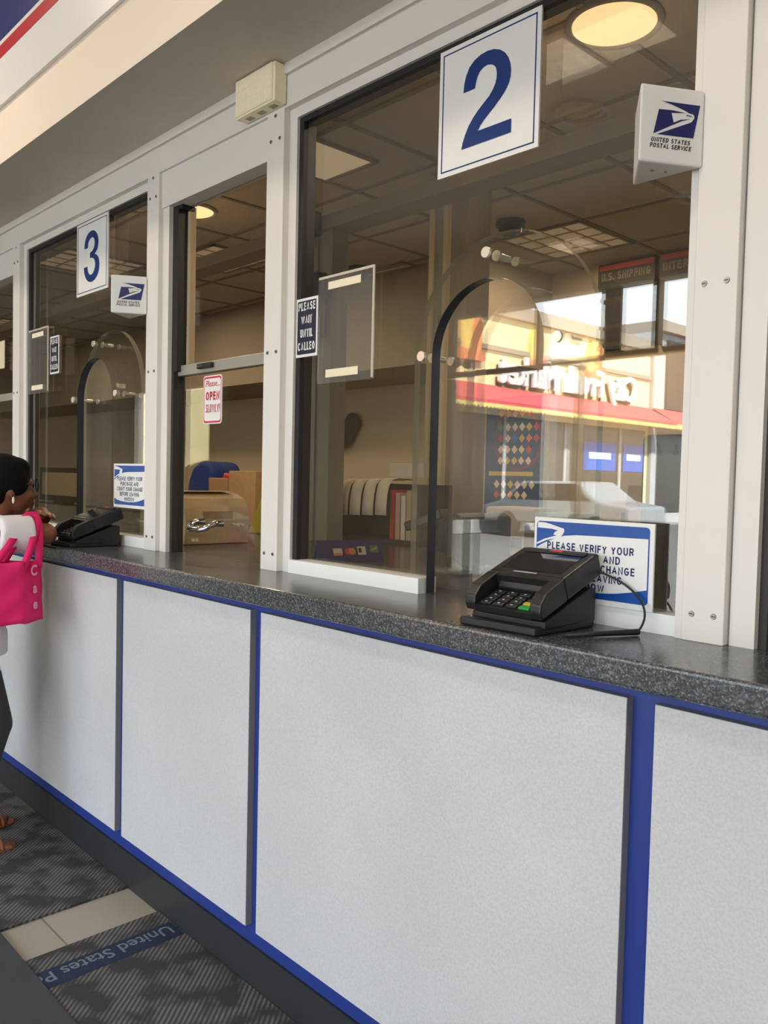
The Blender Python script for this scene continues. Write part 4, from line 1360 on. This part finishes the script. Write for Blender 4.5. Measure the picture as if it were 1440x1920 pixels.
B().box(-1.34, -1.12, 2.27, 2.42, CT + 0.001, CT + 0.20, 0.002).obj('carton', CARDBRD, t)
B().box(-1.335, -1.125, 2.32, 2.37, CT + 0.2003, CT + 0.201).obj('tape', BEIGE, t)
# grey plastic plate with keyholes
t = thing('keyhole_plate', 'grey translucent plastic plate with keyholes behind window 2 right edge', 'plate', (-0.81, 1.56, CT))
hw = [(p[0] - 0.872, p[1] + CT + 0.001) for p in rrect(0.16, 0.388, 0.012)]
plate(B(), hw, 1.555, 1.561, SMOKE, lambda p, q: SMOKE).obj('sheet', None, t)
for x in (-0.838, -0.800, -0.762):
    bb = B().cyl((x, 1.5545, 1.462), (x, 1.552, 1.462), 0.006, 0.006, 14).box(x - 0.0028, x + 0.0028, 1.552, 1.5545, 1.462, 1.478)
    bb.obj('keyhole', BLKPL2, t)

# rear office seen through hatch and window 3
t = thing('office_desk', 'long dark desk along the rear of the office', 'desk', (-7, 4.0, 0))
B().box(-13, -5.0, 3.55, 4.15, 0.93, 0.98).obj('top', DESK, t)
for x in (-12.8, -10.0, -7.6, -5.1):
    B().box(x, x + 0.05, 3.6, 4.1, 0, 0.93).obj('leg', DESK, t)
bb = B().prism([(0, 0), (0.42, 0), (0.42, 0.42), (0.36, 0.50), (0.24, 0.52), (0.10, 0.46), (0.02, 0.33), (0, 0.18)], (-6.42, 4.0, 0.981), X, Z, 0.3, uz=(0, -1, 0), bev=0.03)
bb.obj('mail_bag', BLUEBAG, label='slumped blue mail sack on the rear desk, seen through hatch', cat='bag')
B().box(-5.92, -5.64, 3.62, 3.9, 0.981, 1.36, 0.004).obj('carton', CARDBRD, label='brown carton right of the blue mail sack', cat='box')
B().box(-5.62, -5.25, 3.62, 3.9, 0.981, 1.42, 0.004).obj('carton', BROWNP, label='paler carton beside the hatch post, right of the brown carton', cat='box')
B().cyl((-5.80, 3.76, 1.3602), (-5.80, 3.76, 1.40), 0.07, 0.06, 20).obj('tape_roll', RED, label='red tape roll on the brown carton', cat='tape')
bb = B().ball((-7.1, 3.8, 1.06), (0.32, 0.16, 0.078), 20)
bb.obj('paper_bundle', PAPERPINK, label='pale bundle on the desk left of the mail sack', cat='bundle')
B().obox((-3.40, 2.32, CT + 0.001), Vector((1, 0.2, 0)), Vector((0.35, 0.2, 1)), Vector((0.2, -1, 0.12)), 0.12, 0.20, 0.02, 0.003).obj('yellow_folder', PAPERYEL, label='yellow folder upright behind the cream printer', cat='folder')
t = thing('desk_monitor', 'dark framed computer screen on the rear desk behind window 3', 'monitor', (-9.8, 3.9, 0.98))
B().box(-10.4, -9.15, 3.95, 4.0, 1.02, 1.42, 0.01).obj('bezel', DARKPL, t)
B().box(-10.3, -9.25, 3.944, 3.951, 1.09, 1.36).obj('screen', BEIGE, t)
B().box(-9.9, -9.6, 3.92, 4.05, 0.981, 1.02).obj('foot', DARKPL, t)
bb = B().ball((-5.85, 4.98, 1.78), (0.16, 0.05, 0.13), 16).ball((-5.72, 4.99, 1.88), (0.1, 0.04, 0.1), 16).ball((-5.98, 4.99, 1.72), (0.08, 0.04, 0.08), 16)
bb.obj('wall_wreath', DARKPL, label='dark bunched decoration on the rear wall behind the hatch', cat='decoration')
bb = B().cyl((-5.8, 5.035, 1.66), (-5.8, 5.049, 1.66), 0.0, 0.0)
bb.bm.free()
B().cyl((-8.3, 3.0, 0.0), (-8.3, 3.0, 2.2), 0.022, 0.022, 16).obj('white_pole', WHITE, label='slim white pole behind window 3', cat='pole')

# ================================================================== LOBBY LAMPS (behind and above the camera)
def lobby_lamp(x, y):
    t = thing('lobby_light', 'round recessed lamp in the lobby ceiling', 'ceiling light', (x, y, 3.57), 'lobby ceiling lamps')
    B().ring((x, y, 3.592), 0.14, 0.008, seg=36).obj('trim_ring', WHITE, t)
    B().cyl((x, y, 3.5985), (x, y, 3.5995), 0.135, 0.135, 36).obj('lens', LOBLAMP, t)
lamps = [(-6.2, 0.2), (-3.6, 0.2), (-1.0, 0.2), (1.6, 0.2)]
for x, y in lamps:
    lobby_lamp(x, y)
for x, y in lamps:
    ld = bpy.data.lights.new('lobby_lamp_glow', 'AREA')
    ld.shape = 'RECTANGLE'
    ld.size, ld.size_y = 0.26, 0.26
    ld.energy = LOBBY_LAMP_W
    ld.color = (1.0, 0.84, 0.64)
    lo = bpy.data.objects.new('lobby_lamp_glow', ld)
    COL.objects.link(lo)
    lo.location = (x, y, 3.57)
for x, y in ((-1.515, 2.418), (-4.27, 2.46), (-3.03, 4.39), (-5.07, 3.16), (-6.6, 3.3), (-9.0, 3.2)):
    ld = bpy.data.lights.new('clerk_lamp_glow', 'AREA')
    ld.shape = 'SQUARE'
    ld.size = 0.25
    ld.energy = CLERK_LAMP_W
    ld.color = (1.0, 0.80, 0.58)
    lo = bpy.data.objects.new('clerk_lamp_glow', ld)
    COL.objects.link(lo)
    lo.location = (x, y, 2.88)
B().box(0.4, 2.9, -3.075, -3.069, 0.0, 3.0).obj('added_window_right', STOREGLASS, kind=ST, label='glazed street opening added for daylight on the right')  # pane of an opening added to brighten the right-hand posts
# daylight portal in the street window
pd = bpy.data.lights.new('window_portal', 'AREA')
pd.shape = 'RECTANGLE'
pd.size, pd.size_y = 5.45, 2.65
pd.cycles.is_portal = True
po = bpy.data.objects.new('window_portal', pd)
COL.objects.link(po)
po.location = (-2.93, -3.16, 1.675)
po.rotation_euler = Vector((0, 1, 0)).to_track_quat('-Z', 'Z').to_euler()
pd2 = bpy.data.lights.new('right_daylight_portal', 'AREA')  # guides daylight through the added right opening
pd2.shape = 'RECTANGLE'
pd2.size, pd2.size_y = 2.48, 2.98
pd2.cycles.is_portal = True
po2 = bpy.data.objects.new('right_daylight_portal', pd2)
COL.objects.link(po2)
po2.location = (1.65, -3.16, 1.5)
po2.rotation_euler = po.rotation_euler
B().box(-12.0, -9.9, -3.075, -3.069, 0.0, 2.6).obj('added_window_left', STOREGLASS, kind=ST, label='glazed street opening added for daylight from the left')  # opening added far left so side light shadows the panel beside the customer
pd3 = bpy.data.lights.new('left_daylight_portal', 'AREA')  # guides daylight through the added left opening
pd3.shape = 'RECTANGLE'
pd3.size, pd3.size_y = 2.08, 2.58
pd3.cycles.is_portal = True
po3 = bpy.data.objects.new('left_daylight_portal', pd3)
COL.objects.link(po3)
po3.location = (-10.95, -3.16, 1.3)
po3.rotation_euler = po.rotation_euler
t = thing('lobby_light', 'square lensed lamp in the lobby ceiling, mirrored right of sign 2', 'ceiling light', (-2.62, -0.62, 3.57))
B().box(-2.82, -2.42, -0.82, -0.42, 3.575, 3.599, 0.004).obj('frame', WHITE, t)
B().box(-2.79, -2.45, -0.79, -0.45, 3.570, 3.576).obj('lens', LOBLAMP2, t)
t = thing('lobby_light', 'round unlit lamp in the lobby ceiling, mirrored in window 2', 'ceiling light', (-2.87, -1.23, 3.57))
B().ring((-2.87, -1.23, 3.588), 0.14, 0.012, seg=36).obj('trim_ring', WHITE, t)
B().cyl((-2.87, -1.23, 3.5985), (-2.87, -1.23, 3.5995), 0.135, 0.135, 36).obj('lens', CREAMM, t)

# ================================================================== STREET (seen mirrored in the glass)
B().box(-60, 40, -80, -3.16, -0.12, -0.02).obj('ground_street', ASPH, kind=ST, label='asphalt parking lot outside')
MX = -14.0
t = thing('market_building', 'cream market building with red awning, mirrored in window 2', 'building', (MX - 4, -17, 0))
bb = B().m(STUCCO).box(MX - 8, MX, -22.2, -8.0, -0.02, 5.75)
bb.m(STUCCOGREY).box(MX - 8.0, MX + 0.18, -22.2, -7.9, 5.70, 6.05).box(MX, MX + 0.10, -22.2, -8.0, 4.78, 4.90)
bb.obj('walls', None, t)
for y in (-12.9, -15.75, -18.7):
    arc = [(0.75, 0), (0.75, 0.72)] + [(0.375 + 0.375 * math.cos(math.pi * i / 12), 0.72 + 0.40 * math.sin(math.pi * i / 12)) for i in range(1, 12)] + [(0, 0.72), (0, 0)]
    b_ = B().m(MYELLOW).prism(arc, (MX + 0.002, y - 0.37, 4.48), Y, Z, 0.14, uz=X)
    b_.m(MORANGE).prism([(p[0] * 0.5 + 0.02, p[1] * 0.92) for p in arc], (MX + 0.142, y - 0.37, 4.48), Y, Z, 0.03, uz=X)
    b_.m(MORANGE).box(MX + 0.001, MX + 0.2, y - 0.45, y + 0.46, 4.42, 4.68)
    b_.obj('arch_ornament', None, t, label='orange and yellow arched ornament')
# awning
ay0, ay1 = -22.18, -8.0
bb = B().m(AWNING)
bb.face([(MX + 0.004, ay0, 3.86), (MX + 0.004, ay1, 3.86), (MX + 1.0, ay1, 3.32), (MX + 1.0, ay0, 3.32)])
bb.face([(MX + 1.0, ay0, 3.32), (MX + 1.0, ay1, 3.32), (MX + 1.0, ay1, 3.26), (MX + 1.0, ay0, 3.26)])
bb.m(AWNYEL)
nsc = 95
for i in range(nsc):
    y0 = ay0 + (ay1 - ay0) * i / nsc
    y1 = ay0 + (ay1 - ay0) * (i + 1) / nsc
    bb.face([(MX + 1.0, y0, 3.26), (MX + 1.0, y1, 3.26), (MX + 1.0, y1, 3.19), (MX + 1.0, (y0 + y1) / 2, 3.13), (MX + 1.0, y0, 3.19)])
aw = bb.obj('awning', None, t, label='red awning with yellow scalloped edge')
md = aw.modifiers.new('thick', 'SOLIDIFY')
md.thickness = 0.02
bb = B()
bb.m(SHOPDARK).box(MX - 0.2, MX + 0.02, -22.0, -8.3, 0.3, 3.1)
bb.m(QUOIN)
for y in (-20.5, -17.5, -14.5, -11.5):
    bb.box(MX - 0.2, MX + 0.05, y, y + 0.12, 0.0, 3.1)
bb.box(MX - 0.2, MX + 0.06, -22.0, -8.3, 0.0, 0.35)
bb.obj('shopfront', None, t, label='dark shop windows')
bb = B().m(SHOPBLUE).box(MX + 0.02, MX + 0.04, -21.9, -20.65, 1.75, 2.6).box(MX + 0.02, MX + 0.04, -20.2, -18.4, 1.75, 2.6)
bb.m(LETW).box(MX + 0.041, MX + 0.045, -21.7, -20.85, 2.1, 2.3).box(MX + 0.041, MX + 0.045, -19.9, -18.7, 2.1, 2.3)
bb.obj('window_poster', None, t, label='blue window posters')
# raised letters (mirrored in the reflection, so set normally here)
tt = B().text('City Fresh Market', (MX + 0.13, -21.05, 3.95), Y, Z, w=7.1, h=0.78, bold=0.035, align='l', d=0.08)
tt.obj('sign_lettering', LETW, t, label='white raised shop lettering')
tt = B().text('City Fresh Market', (MX + 0.012, -21.11, 3.88), Y, Z, w=7.1, h=0.78, bold=0.045, align='l', d=0.06)
tt.obj('letter_shadow', LETK, t, label='black backing letters')
t = thing('neighbour_building', 'grey block building with dark sign panel beyond the market', 'building', (MX - 4, -27, 0))
bb = B().m(QUOIN).box(MX - 7, MX + 0.12, -34, -22.25, -0.02, 6.4)
bb.m(STUCCOGREY).box(MX - 7, MX + 0.4, -34, -22.25, 6.4, 6.75)
bb.obj('walls', None, t)
bb = B().m(AWNING)
bb.face([(MX + 0.125, -33, 3.86), (MX + 0.125, -22.23, 3.86), (MX + 1.0, -22.23, 3.32), (MX + 1.0, -33, 3.32)])
bb.m(AWNYEL)
for i in range(70):
    y0, y1 = -33 + 10.77 * i / 70, -33 + 10.77 * (i + 1) / 70
    bb.face([(MX + 1.0, y0, 3.32), (MX + 1.0, y1, 3.32), (MX + 1.0, y1, 3.19), (MX + 1.0, (y0 + y1) / 2, 3.13), (MX + 1.0, y0, 3.19)])
aw = bb.obj('awning', None, t, label='red awning with yellow scalloped edge')
md = aw.modifiers.new('thick', 'SOLIDIFY')
md.thickness = 0.02
B().box(MX + 0.122, MX + 0.14, -33, -22.6, 0.4, 3.1).obj('shopfront', SHOPDARK, t)
bb = B().m(SIGNBRN).box(MX + 0.12, MX + 0.2, -33, -23.0, 3.9, 6.2)
bb.m(SHOPBLUE).box(MX + 0.2, MX + 0.215, -27.6, -25.6, 5.05, 5.35)
bb.obj('sign_panel', None, t, label='dark brown sign panel')

def car(x, y, body, label, rot=0):
    t = thing('parked_car', label, 'car', (x, y, 0), 'parked cars outside')
    prof = [(-2.1, 0.35), (-2.15, 0.75), (-1.6, 0.88), (-0.95, 1.38), (0.7, 1.40), (1.35, 0.95), (2.1, 0.85), (2.15, 0.35)]
    B().prism(prof, (x, y - 0.85, 0), X, Z, -1.7, uz=(0, -1, 0), bev=0.06).obj('body', body, t)
    gl = [(-1.35, 0.92), (-0.88, 1.32), (0.64, 1.34), (1.15, 0.95)]
    bb = B()
    for s in (-0.856, 0.852):
        bb.prism(gl, (x, y + s + 0.002, 0), X, Z, 0.004, uz=(0, -1, 0))
    bb.obj('side_glass', CARG, t)
    for wx in (-1.35, 1.3):
        for wy in (-0.86, 0.70):
            B().cyl((x + wx, y + wy, 0.30), (x + wx, y + wy + 0.16, 0.30), 0.32, 0.32, 24).obj('wheel', BLKPL, t)
car(-11.6, -14.2, CARW, 'silver car parked before the market, mirrored in the glass')

# ================================================================== CUSTOMER
def blob(name, build, mat, voxel, parent, smooth=4, label=None):
    """closed overlapping forms fused into one continuous surface"""
    bb = B()
    build(bb)
    me = bpy.data.meshes.new('tmp')
    bb.bm.to_mesh(me)
    bb.bm.free()
    ob = bpy.data.objects.new('tmp', me)
    COL.objects.link(ob)
    md = ob.modifiers.new('r', 'REMESH')
    md.mode = 'VOXEL'
    md.voxel_size = voxel
    md.use_smooth_shade = True
    sm = ob.modifiers.new('s', 'SMOOTH')
    sm.iterations = smooth
    sm.factor = 0.5
    dg = bpy.context.evaluated_depsgraph_get()
    me2 = bpy.data.meshes.new_from_object(ob.evaluated_get(dg))
    bpy.data.objects.remove(ob)
    bpy.data.meshes.remove(me)
    me2.name = name
    me2.transform(Matrix.Translation(-ORG[parent.name]))
    me2.materials.clear()
    me2.materials.append(mat)
    for p in me2.polygons:
        p.use_smooth = True
    o = bpy.data.objects.new(name, me2)
    COL.objects.link(o)
    o.parent = parent
    ORG[o.name] = ORG[parent.name]
    tag(o, label)
    return o

PX = -3.22   # middle of the body; she faces +y, leaning on the counter
pt = thing('person', 'customer in white shirt and charcoal trousers leaning on the counter', 'person', (PX, 0.95, 0))
HC = Vector((PX, 1.098, 1.338))       # head centre
shR, shL = Vector((PX + 0.155, 1.03, 1.165)), Vector((PX - 0.155, 1.03, 1.165))
elR, elL = Vector((PX + 0.150, 1.190, 1.160)), Vector((PX - 0.17, 1.185, 1.16))
waR = Vector((PX - 0.04, 1.228, 1.150))
waL = Vector((PX + 0.02, 1.205, 1.205))
hipR, hipL = Vector((PX + 0.09, 0.93, 0.78)), Vector((PX - 0.09, 0.93, 0.78))
knR, knL = Vector((PX + 0.105, 1.02, 0.47)), Vector((PX - 0.10, 1.03, 0.47))
anR, anL = Vector((PX + 0.11, 0.915, 0.085)), Vector((PX - 0.10, 0.99, 0.085))

def hand(bb, w, d, up, side):
    d, up = d.normalized(), up.normalized()
    sd = d.cross(up).normalized() * side
    palm = w + d * 0.045
    bb.ball(palm, (0.038, 0.038, 0.038), 14)
    bb.cap(w, 0.024, w + d * 0.07, 0.026, 12)
    for i, (off, L) in enumerate(((-0.030, 0.062), (-0.010, 0.074), (0.010, 0.068), (0.029, 0.052))):
        k0 = w + d * 0.075 + sd * off
        k1 = k0 + d * (L * 0.5) - up * 0.004
        k2 = k1 + d * (L * 0.42) - up * 0.020
        bb.cap(k0, 0.0095, k1, 0.0088, 10)
        bb.cap(k1, 0.0088, k2, 0.0075, 10)
    t0 = w + d * 0.030 - sd * 0.032
    t1 = t0 + d * 0.030 - sd * 0.022
    bb.cap(t0, 0.013, t1, 0.0105, 10)
    bb.cap(t1, 0.0105, t1 + d * 0.028 - sd * 0.004, 0.009, 10)

def body(bb):
    # head: skull, face, jaw, nose, lips, chin, ears
    bb.ball(HC, (0.074, 0.092, 0.100), 28)
    bb.ball(HC + Vector((0, 0.030, -0.045)), (0.060, 0.068, 0.072), 24)
    bb.ball(HC + Vector((0, 0.058, -0.098)), (0.034, 0.036, 0.026), 18)
    bb.cap(HC + Vector((0, 0.088, -0.010)), 0.011, HC + Vector((0, 0.107, -0.040)), 0.014, 12)
    bb.ball(HC + Vector((0.011, 0.098, -0.043)), 0.010, 10)
    bb.ball(HC + Vector((-0.011, 0.098, -0.043)), 0.010, 10)
    bb.ball(HC + Vector((0, 0.092, -0.066)), (0.024, 0.014, 0.008), 12)
    bb.ball(HC + Vector((0, 0.090, -0.079)), (0.021, 0.013, 0.009), 12)
    for s in (-1, 1):
        bb.ball(HC + Vector((0.030 * s, 0.078, 0.010)), (0.020, 0.016, 0.010), 12)
        bb.ball(HC + Vector((0.034 * s, 0.066, -0.040)), (0.026, 0.026, 0.026), 12)
        bb.ball(HC + Vector((0.074 * s, -0.004, -0.022)), (0.006, 0.014, 0.025), 14)
    # neck and trunk
    bb.cap(HC + Vector((0, -0.02, -0.07)), 0.055, Vector((PX, 1.02, 1.16)), 0.062, 18)
    bb.ball((PX, 0.985, 1.05), (0.150, 0.095, 0.16), 24)
    bb.ball((PX, 0.955, 0.88), (0.140, 0.100, 0.16), 24)
    bb.ball((PX, 0.925, 0.78), (0.155, 0.115, 0.13), 24)
    bb.cap(shR, 0.052, shL, 0.052, 16)
    # arms
    for sh, el, wa in ((shR, elR, waR), (shL, elL, waL)):
        bb.cap(sh, 0.050, el, 0.041, 16)
        bb.cap(el, 0.040, wa, 0.026, 16)
    hand(bb, waR, waR - elR, Vector((0, 0.25, 1)), 1)
    hand(bb, waL, Vector((0.9, -0.02, 0.30)), Vector((-0.3, 0.3, 1)), -1)
    # legs and feet
    for hp, kn, an, tx in ((hipR, knR, anR, 0.02), (hipL, knL, anL, -0.02)):
        bb.cap(hp, 0.082, kn, 0.054, 18)
        bb.cap(kn, 0.053, an, 0.034, 16)
        bb.ball(an + Vector((0, -0.02, -0.045)), (0.032, 0.040, 0.036), 14)
        bb.cap(an + Vector((0, 0.01, -0.040)), 0.032, an + Vector((tx * 0.4, 0.11, -0.056)), 0.024, 14)
        for i in range(5):
            ox = (i - 2) * 0.0165
            ln = (0.168, 0.170, 0.164, 0.156, 0.146)[i] if tx < 0 else (0.146, 0.156, 0.164, 0.170, 0.168)[i]
            rr_ = 0.0105 if i != (4 if tx < 0 else 0) else 0.0125
            bb.cap(an + Vector((ox * 0.8, 0.10, -0.062)), 0.011, an + Vector((ox + tx * 0.5, ln - 0.012, -0.068)), rr_, 10)
blob('body', body, SKIN, 0.0055, pt, 3, 'brown skin')

def hair(bb):
    bb.ball(HC + Vector((0, -0.014, 0.026)), (0.088, 0.102, 0.092), 28)
    for s_ in (-1, 1):
        bb.ball(HC + Vector((0.058 * s_, 0.012, 0.008)), (0.028, 0.052, 0.052), 18)
    bb.ball(HC + Vector((0, -0.060, -0.020)), (0.080, 0.072, 0.080), 24)
    bb.ball(HC + Vector((0, 0.030, 0.062)), (0.066, 0.058, 0.044), 20)
    bb.ball(HC + Vector((0, -0.130, 0.010)), (0.055, 0.050, 0.055), 20)
blob('hair', hair, HAIR, 0.006, pt, 4, 'black pulled-back hair')
bb = B()
for s in (-1, 1):
    bb.ring(HC + Vector((0.032 * s, 0.104, 0.002)), 0.023, 0.0026, n=(0.15 * s, 1, 0), seg=28, sub=8)
    bb.tube([HC + Vector((0.055 * s, 0.098, 0.006)), HC + Vector((0.074 * s, 0.07, 0.006)), HC + Vector((0.079 * s, 0.0, 0.000))], 0.0024, 8)
bb.tube([HC + Vector((-0.010, 0.108, 0.004)), HC + Vector((0, 0.111, 0.007)), HC + Vector((0.010, 0.108, 0.004))], 0.0022, 8)
bb.obj('glasses', BLKPL2, pt, label='dark-framed glasses')
bb = B().ball(HC + Vector((0.080, 0.000, -0.055)), (0.004, 0.005, 0.013), 12)
bb.obj('earring', LETW, pt, label='white drop earring')

def shirt(bb):
    bb.ball((PX, 0.980, 1.06), (0.178, 0.120, 0.155), 28)
    bb.ball((PX, 0.962, 0.92), (0.172, 0.130, 0.16), 28)
    bb.ball((PX, 0.950, 0.80), (0.178, 0.142, 0.11), 28)
    bb.cyl((PX, 0.950, 0.715), (PX, 0.950, 0.80), 0.150, 0.150, 32)
    bb.cap(shR + Vector((-0.02, 0, 0)), 0.066, shL + Vector((0.02, 0, 0)), 0.066, 18)
    bb.cap((PX, 1.045, 1.20), 0.066, (PX, 1.01, 1.15), 0.085, 18)
    for sh, el in ((shR, elR), (shL, elL)):
        d = (el - sh)
        bb.cyl(sh - d * 0.1, sh + d * 0.62, 0.066, 0.072, 24)
    for i in range(9):
        a = random.uniform(-0.9, 0.9)
        z = random.uniform(0.76, 1.08)
        bb.cap((PX + 0.165 * math.cos(a), 0.965 + 0.115 * math.sin(a), z), 0.010, (PX + 0.172 * math.cos(a + 0.3), 0.965 + 0.122 * math.sin(a + 0.3), z - 0.11), 0.008, 10)
blob('shirt', shirt, SHIRT, 0.008, pt, 4, 'white short-sleeved shirt')

def pants(bb):
    bb.ball((PX, 0.935, 0.76), (0.160, 0.122, 0.10), 24)
    for hp, kn, an in ((hipR, knR, anR), (hipL, knL, anL)):
        bb.cap(hp, 0.094, kn, 0.068, 20)
        bb.cyl(kn, an + Vector((0, 0, 0.05)), 0.066, 0.058, 22)
        bb.ball(kn, 0.068, 18)
blob('trousers', pants, PANTS, 0.008, pt, 3, 'charcoal trousers')
for an, tx in ((anR, 0.02), (anL, -0.02)):
    bb = B()
    sole = [(-0.040, -0.065), (0.040, -0.065), (0.046, 0.10), (0.040 + tx * 0.4, 0.165), (tx * 0.4, 0.182), (-0.040 + tx * 0.4, 0.165), (-0.046, 0.10)]
    bb.prism([(an.x + p[0], an.y + p[1]) for p in sole], (0, 0, 0.0085), X, Y, 0.007, uz=Z, bev=0.002)
    for yy, hh in ((0.125, 0.034), (0.07, 0.056)):
        pts = [(an.x + 0.044 * math.cos(math.pi * i / 10), an.y + yy, 0.012 + hh * math.sin(math.pi * i / 10)) for i in range(11)]
        bb.tube(pts, 0.006, 8)
    bb.obj('sandal', SANDAL, pt, label='brown strappy sandal')

# pink tote bag hanging from her forearm
t = thing('tote_bag', 'bright pink tote bag hanging from the customer\'s arm', 'bag', (-2.97, 1.08, 0.85))
P0 = Vector((-2.955, 1.070, 0.852))
EA = Vector((-0.015, -0.135, 0.0))       # narrow side towards the left
EB = Vector((-0.062, 0.090, 0.0))        # lettered side towards the counter
def bagpoint(k, f, v):
    c = [P0 + EB, P0, P0 + EA, P0 + EA + EB]
    a, b_ = c[k % 4], c[(k + 1) % 4]
    p = a.lerp(b_, f)
    ce = P0 + (EA + EB) * 0.5
    bulge = 0.10 * math.sin(math.pi * f) * math.sin(math.pi * min(1, v + 0.1)) - 0.12 * v * (0.5 + 0.5 * math.sin(math.pi * f))
    p = p + (p - ce) * bulge
    p.z = 0.852 + 0.222 * v + 0.004 * math.sin(2 * math.pi * f + k) * (1 - v) + 0.004 * math.sin(9 * v + 3 * f)
    p.x += 0.004 * math.sin(14 * v + 6 * f + k)
    return p
bb = B().m(PINK)
NU, NV = 8, 12
rows = [[bb.bm.verts.new(bagpoint(k, i / NU, j / NV)) for k in range(4) for i in range(NU)] for j in range(NV + 1)]
nn_ = len(rows[0])
for j in range(NV):
    for i in range(nn_):
        f = bb.bm.faces.new((rows[j][i], rows[j + 1][i], rows[j + 1][(i + 1) % nn_], rows[j][(i + 1) % nn_]))
        f.smooth = True
bb.bm.faces.new(rows[0])
o = bb.obj('bag_body', None, t)
md = o.modifiers.new('thick', 'SOLIDIFY')
md.thickness = 0.003
top = Vector((-3.045, 1.125, 1.222))
for base in ((P0 + EB * 0.12 + EA * 0.08, P0 + EA * 0.88 + EB * 0.12), (P0 + EB * 0.75, P0 + EA + EB * 0.85)):
    b0, b1 = base[0].copy(), base[1].copy()
    b0.z = b1.z = 1.045
    ctl = [b0, b0.lerp(top, 0.55) + Vector((0.02, 0.012, 0.0)), top + Vector((0, 0.022, 0)), top + Vector((0, -0.022, 0)), b1.lerp(top, 0.55) + Vector((0.02, -0.010, 0.0)), b1]
    def cr(tt):
        k = min(int(tt), len(ctl) - 2)
        f = tt - k
        p = [ctl[max(k - 1, 0)], ctl[k], ctl[k + 1], ctl[min(k + 2, len(ctl) - 1)]]
        return 0.5 * ((2 * p[1]) + (p[2] - p[0]) * f + (2 * p[0] - 5 * p[1] + 4 * p[2] - p[3]) * f * f + (3 * p[1] - p[0] - 3 * p[2] + p[3]) * f ** 3)
    pts = [cr(5 * i / 28) for i in range(29)]
    bb = B().m(PINK)
    row = []
    for i, p in enumerate(pts):
        d_ = (pts[min(i + 1, 28)] - pts[max(i - 1, 0)]).normalized()
        sd = d_.cross(Vector((1, -0.25, 0))).normalized() * 0.0125
        row.append((bb.bm.verts.new(p - sd), bb.bm.verts.new(p + sd)))
    for a, b_ in zip(row[:-1], row[1:]):
        bb.bm.faces.new((a[0], a[1], b_[1], b_[0])).smooth = True
    o = bb.obj('handle', None, t)
    md = o.modifiers.new('thick', 'SOLIDIFY')
    md.thickness = 0.003
nB = Vector((EB.y, -EB.x, 0)).normalized()
for ch, v in (('C', 0.68), ('a', 0.42), ('e', 0.16)):
    B().text(ch, bagpoint(0, 0.5, v + 0.06) + nB * 0.004, EB.normalized(), Z, h=0.038, bold=0.03).obj('lettering', PINKTRIM, t, label='pale pink letter')
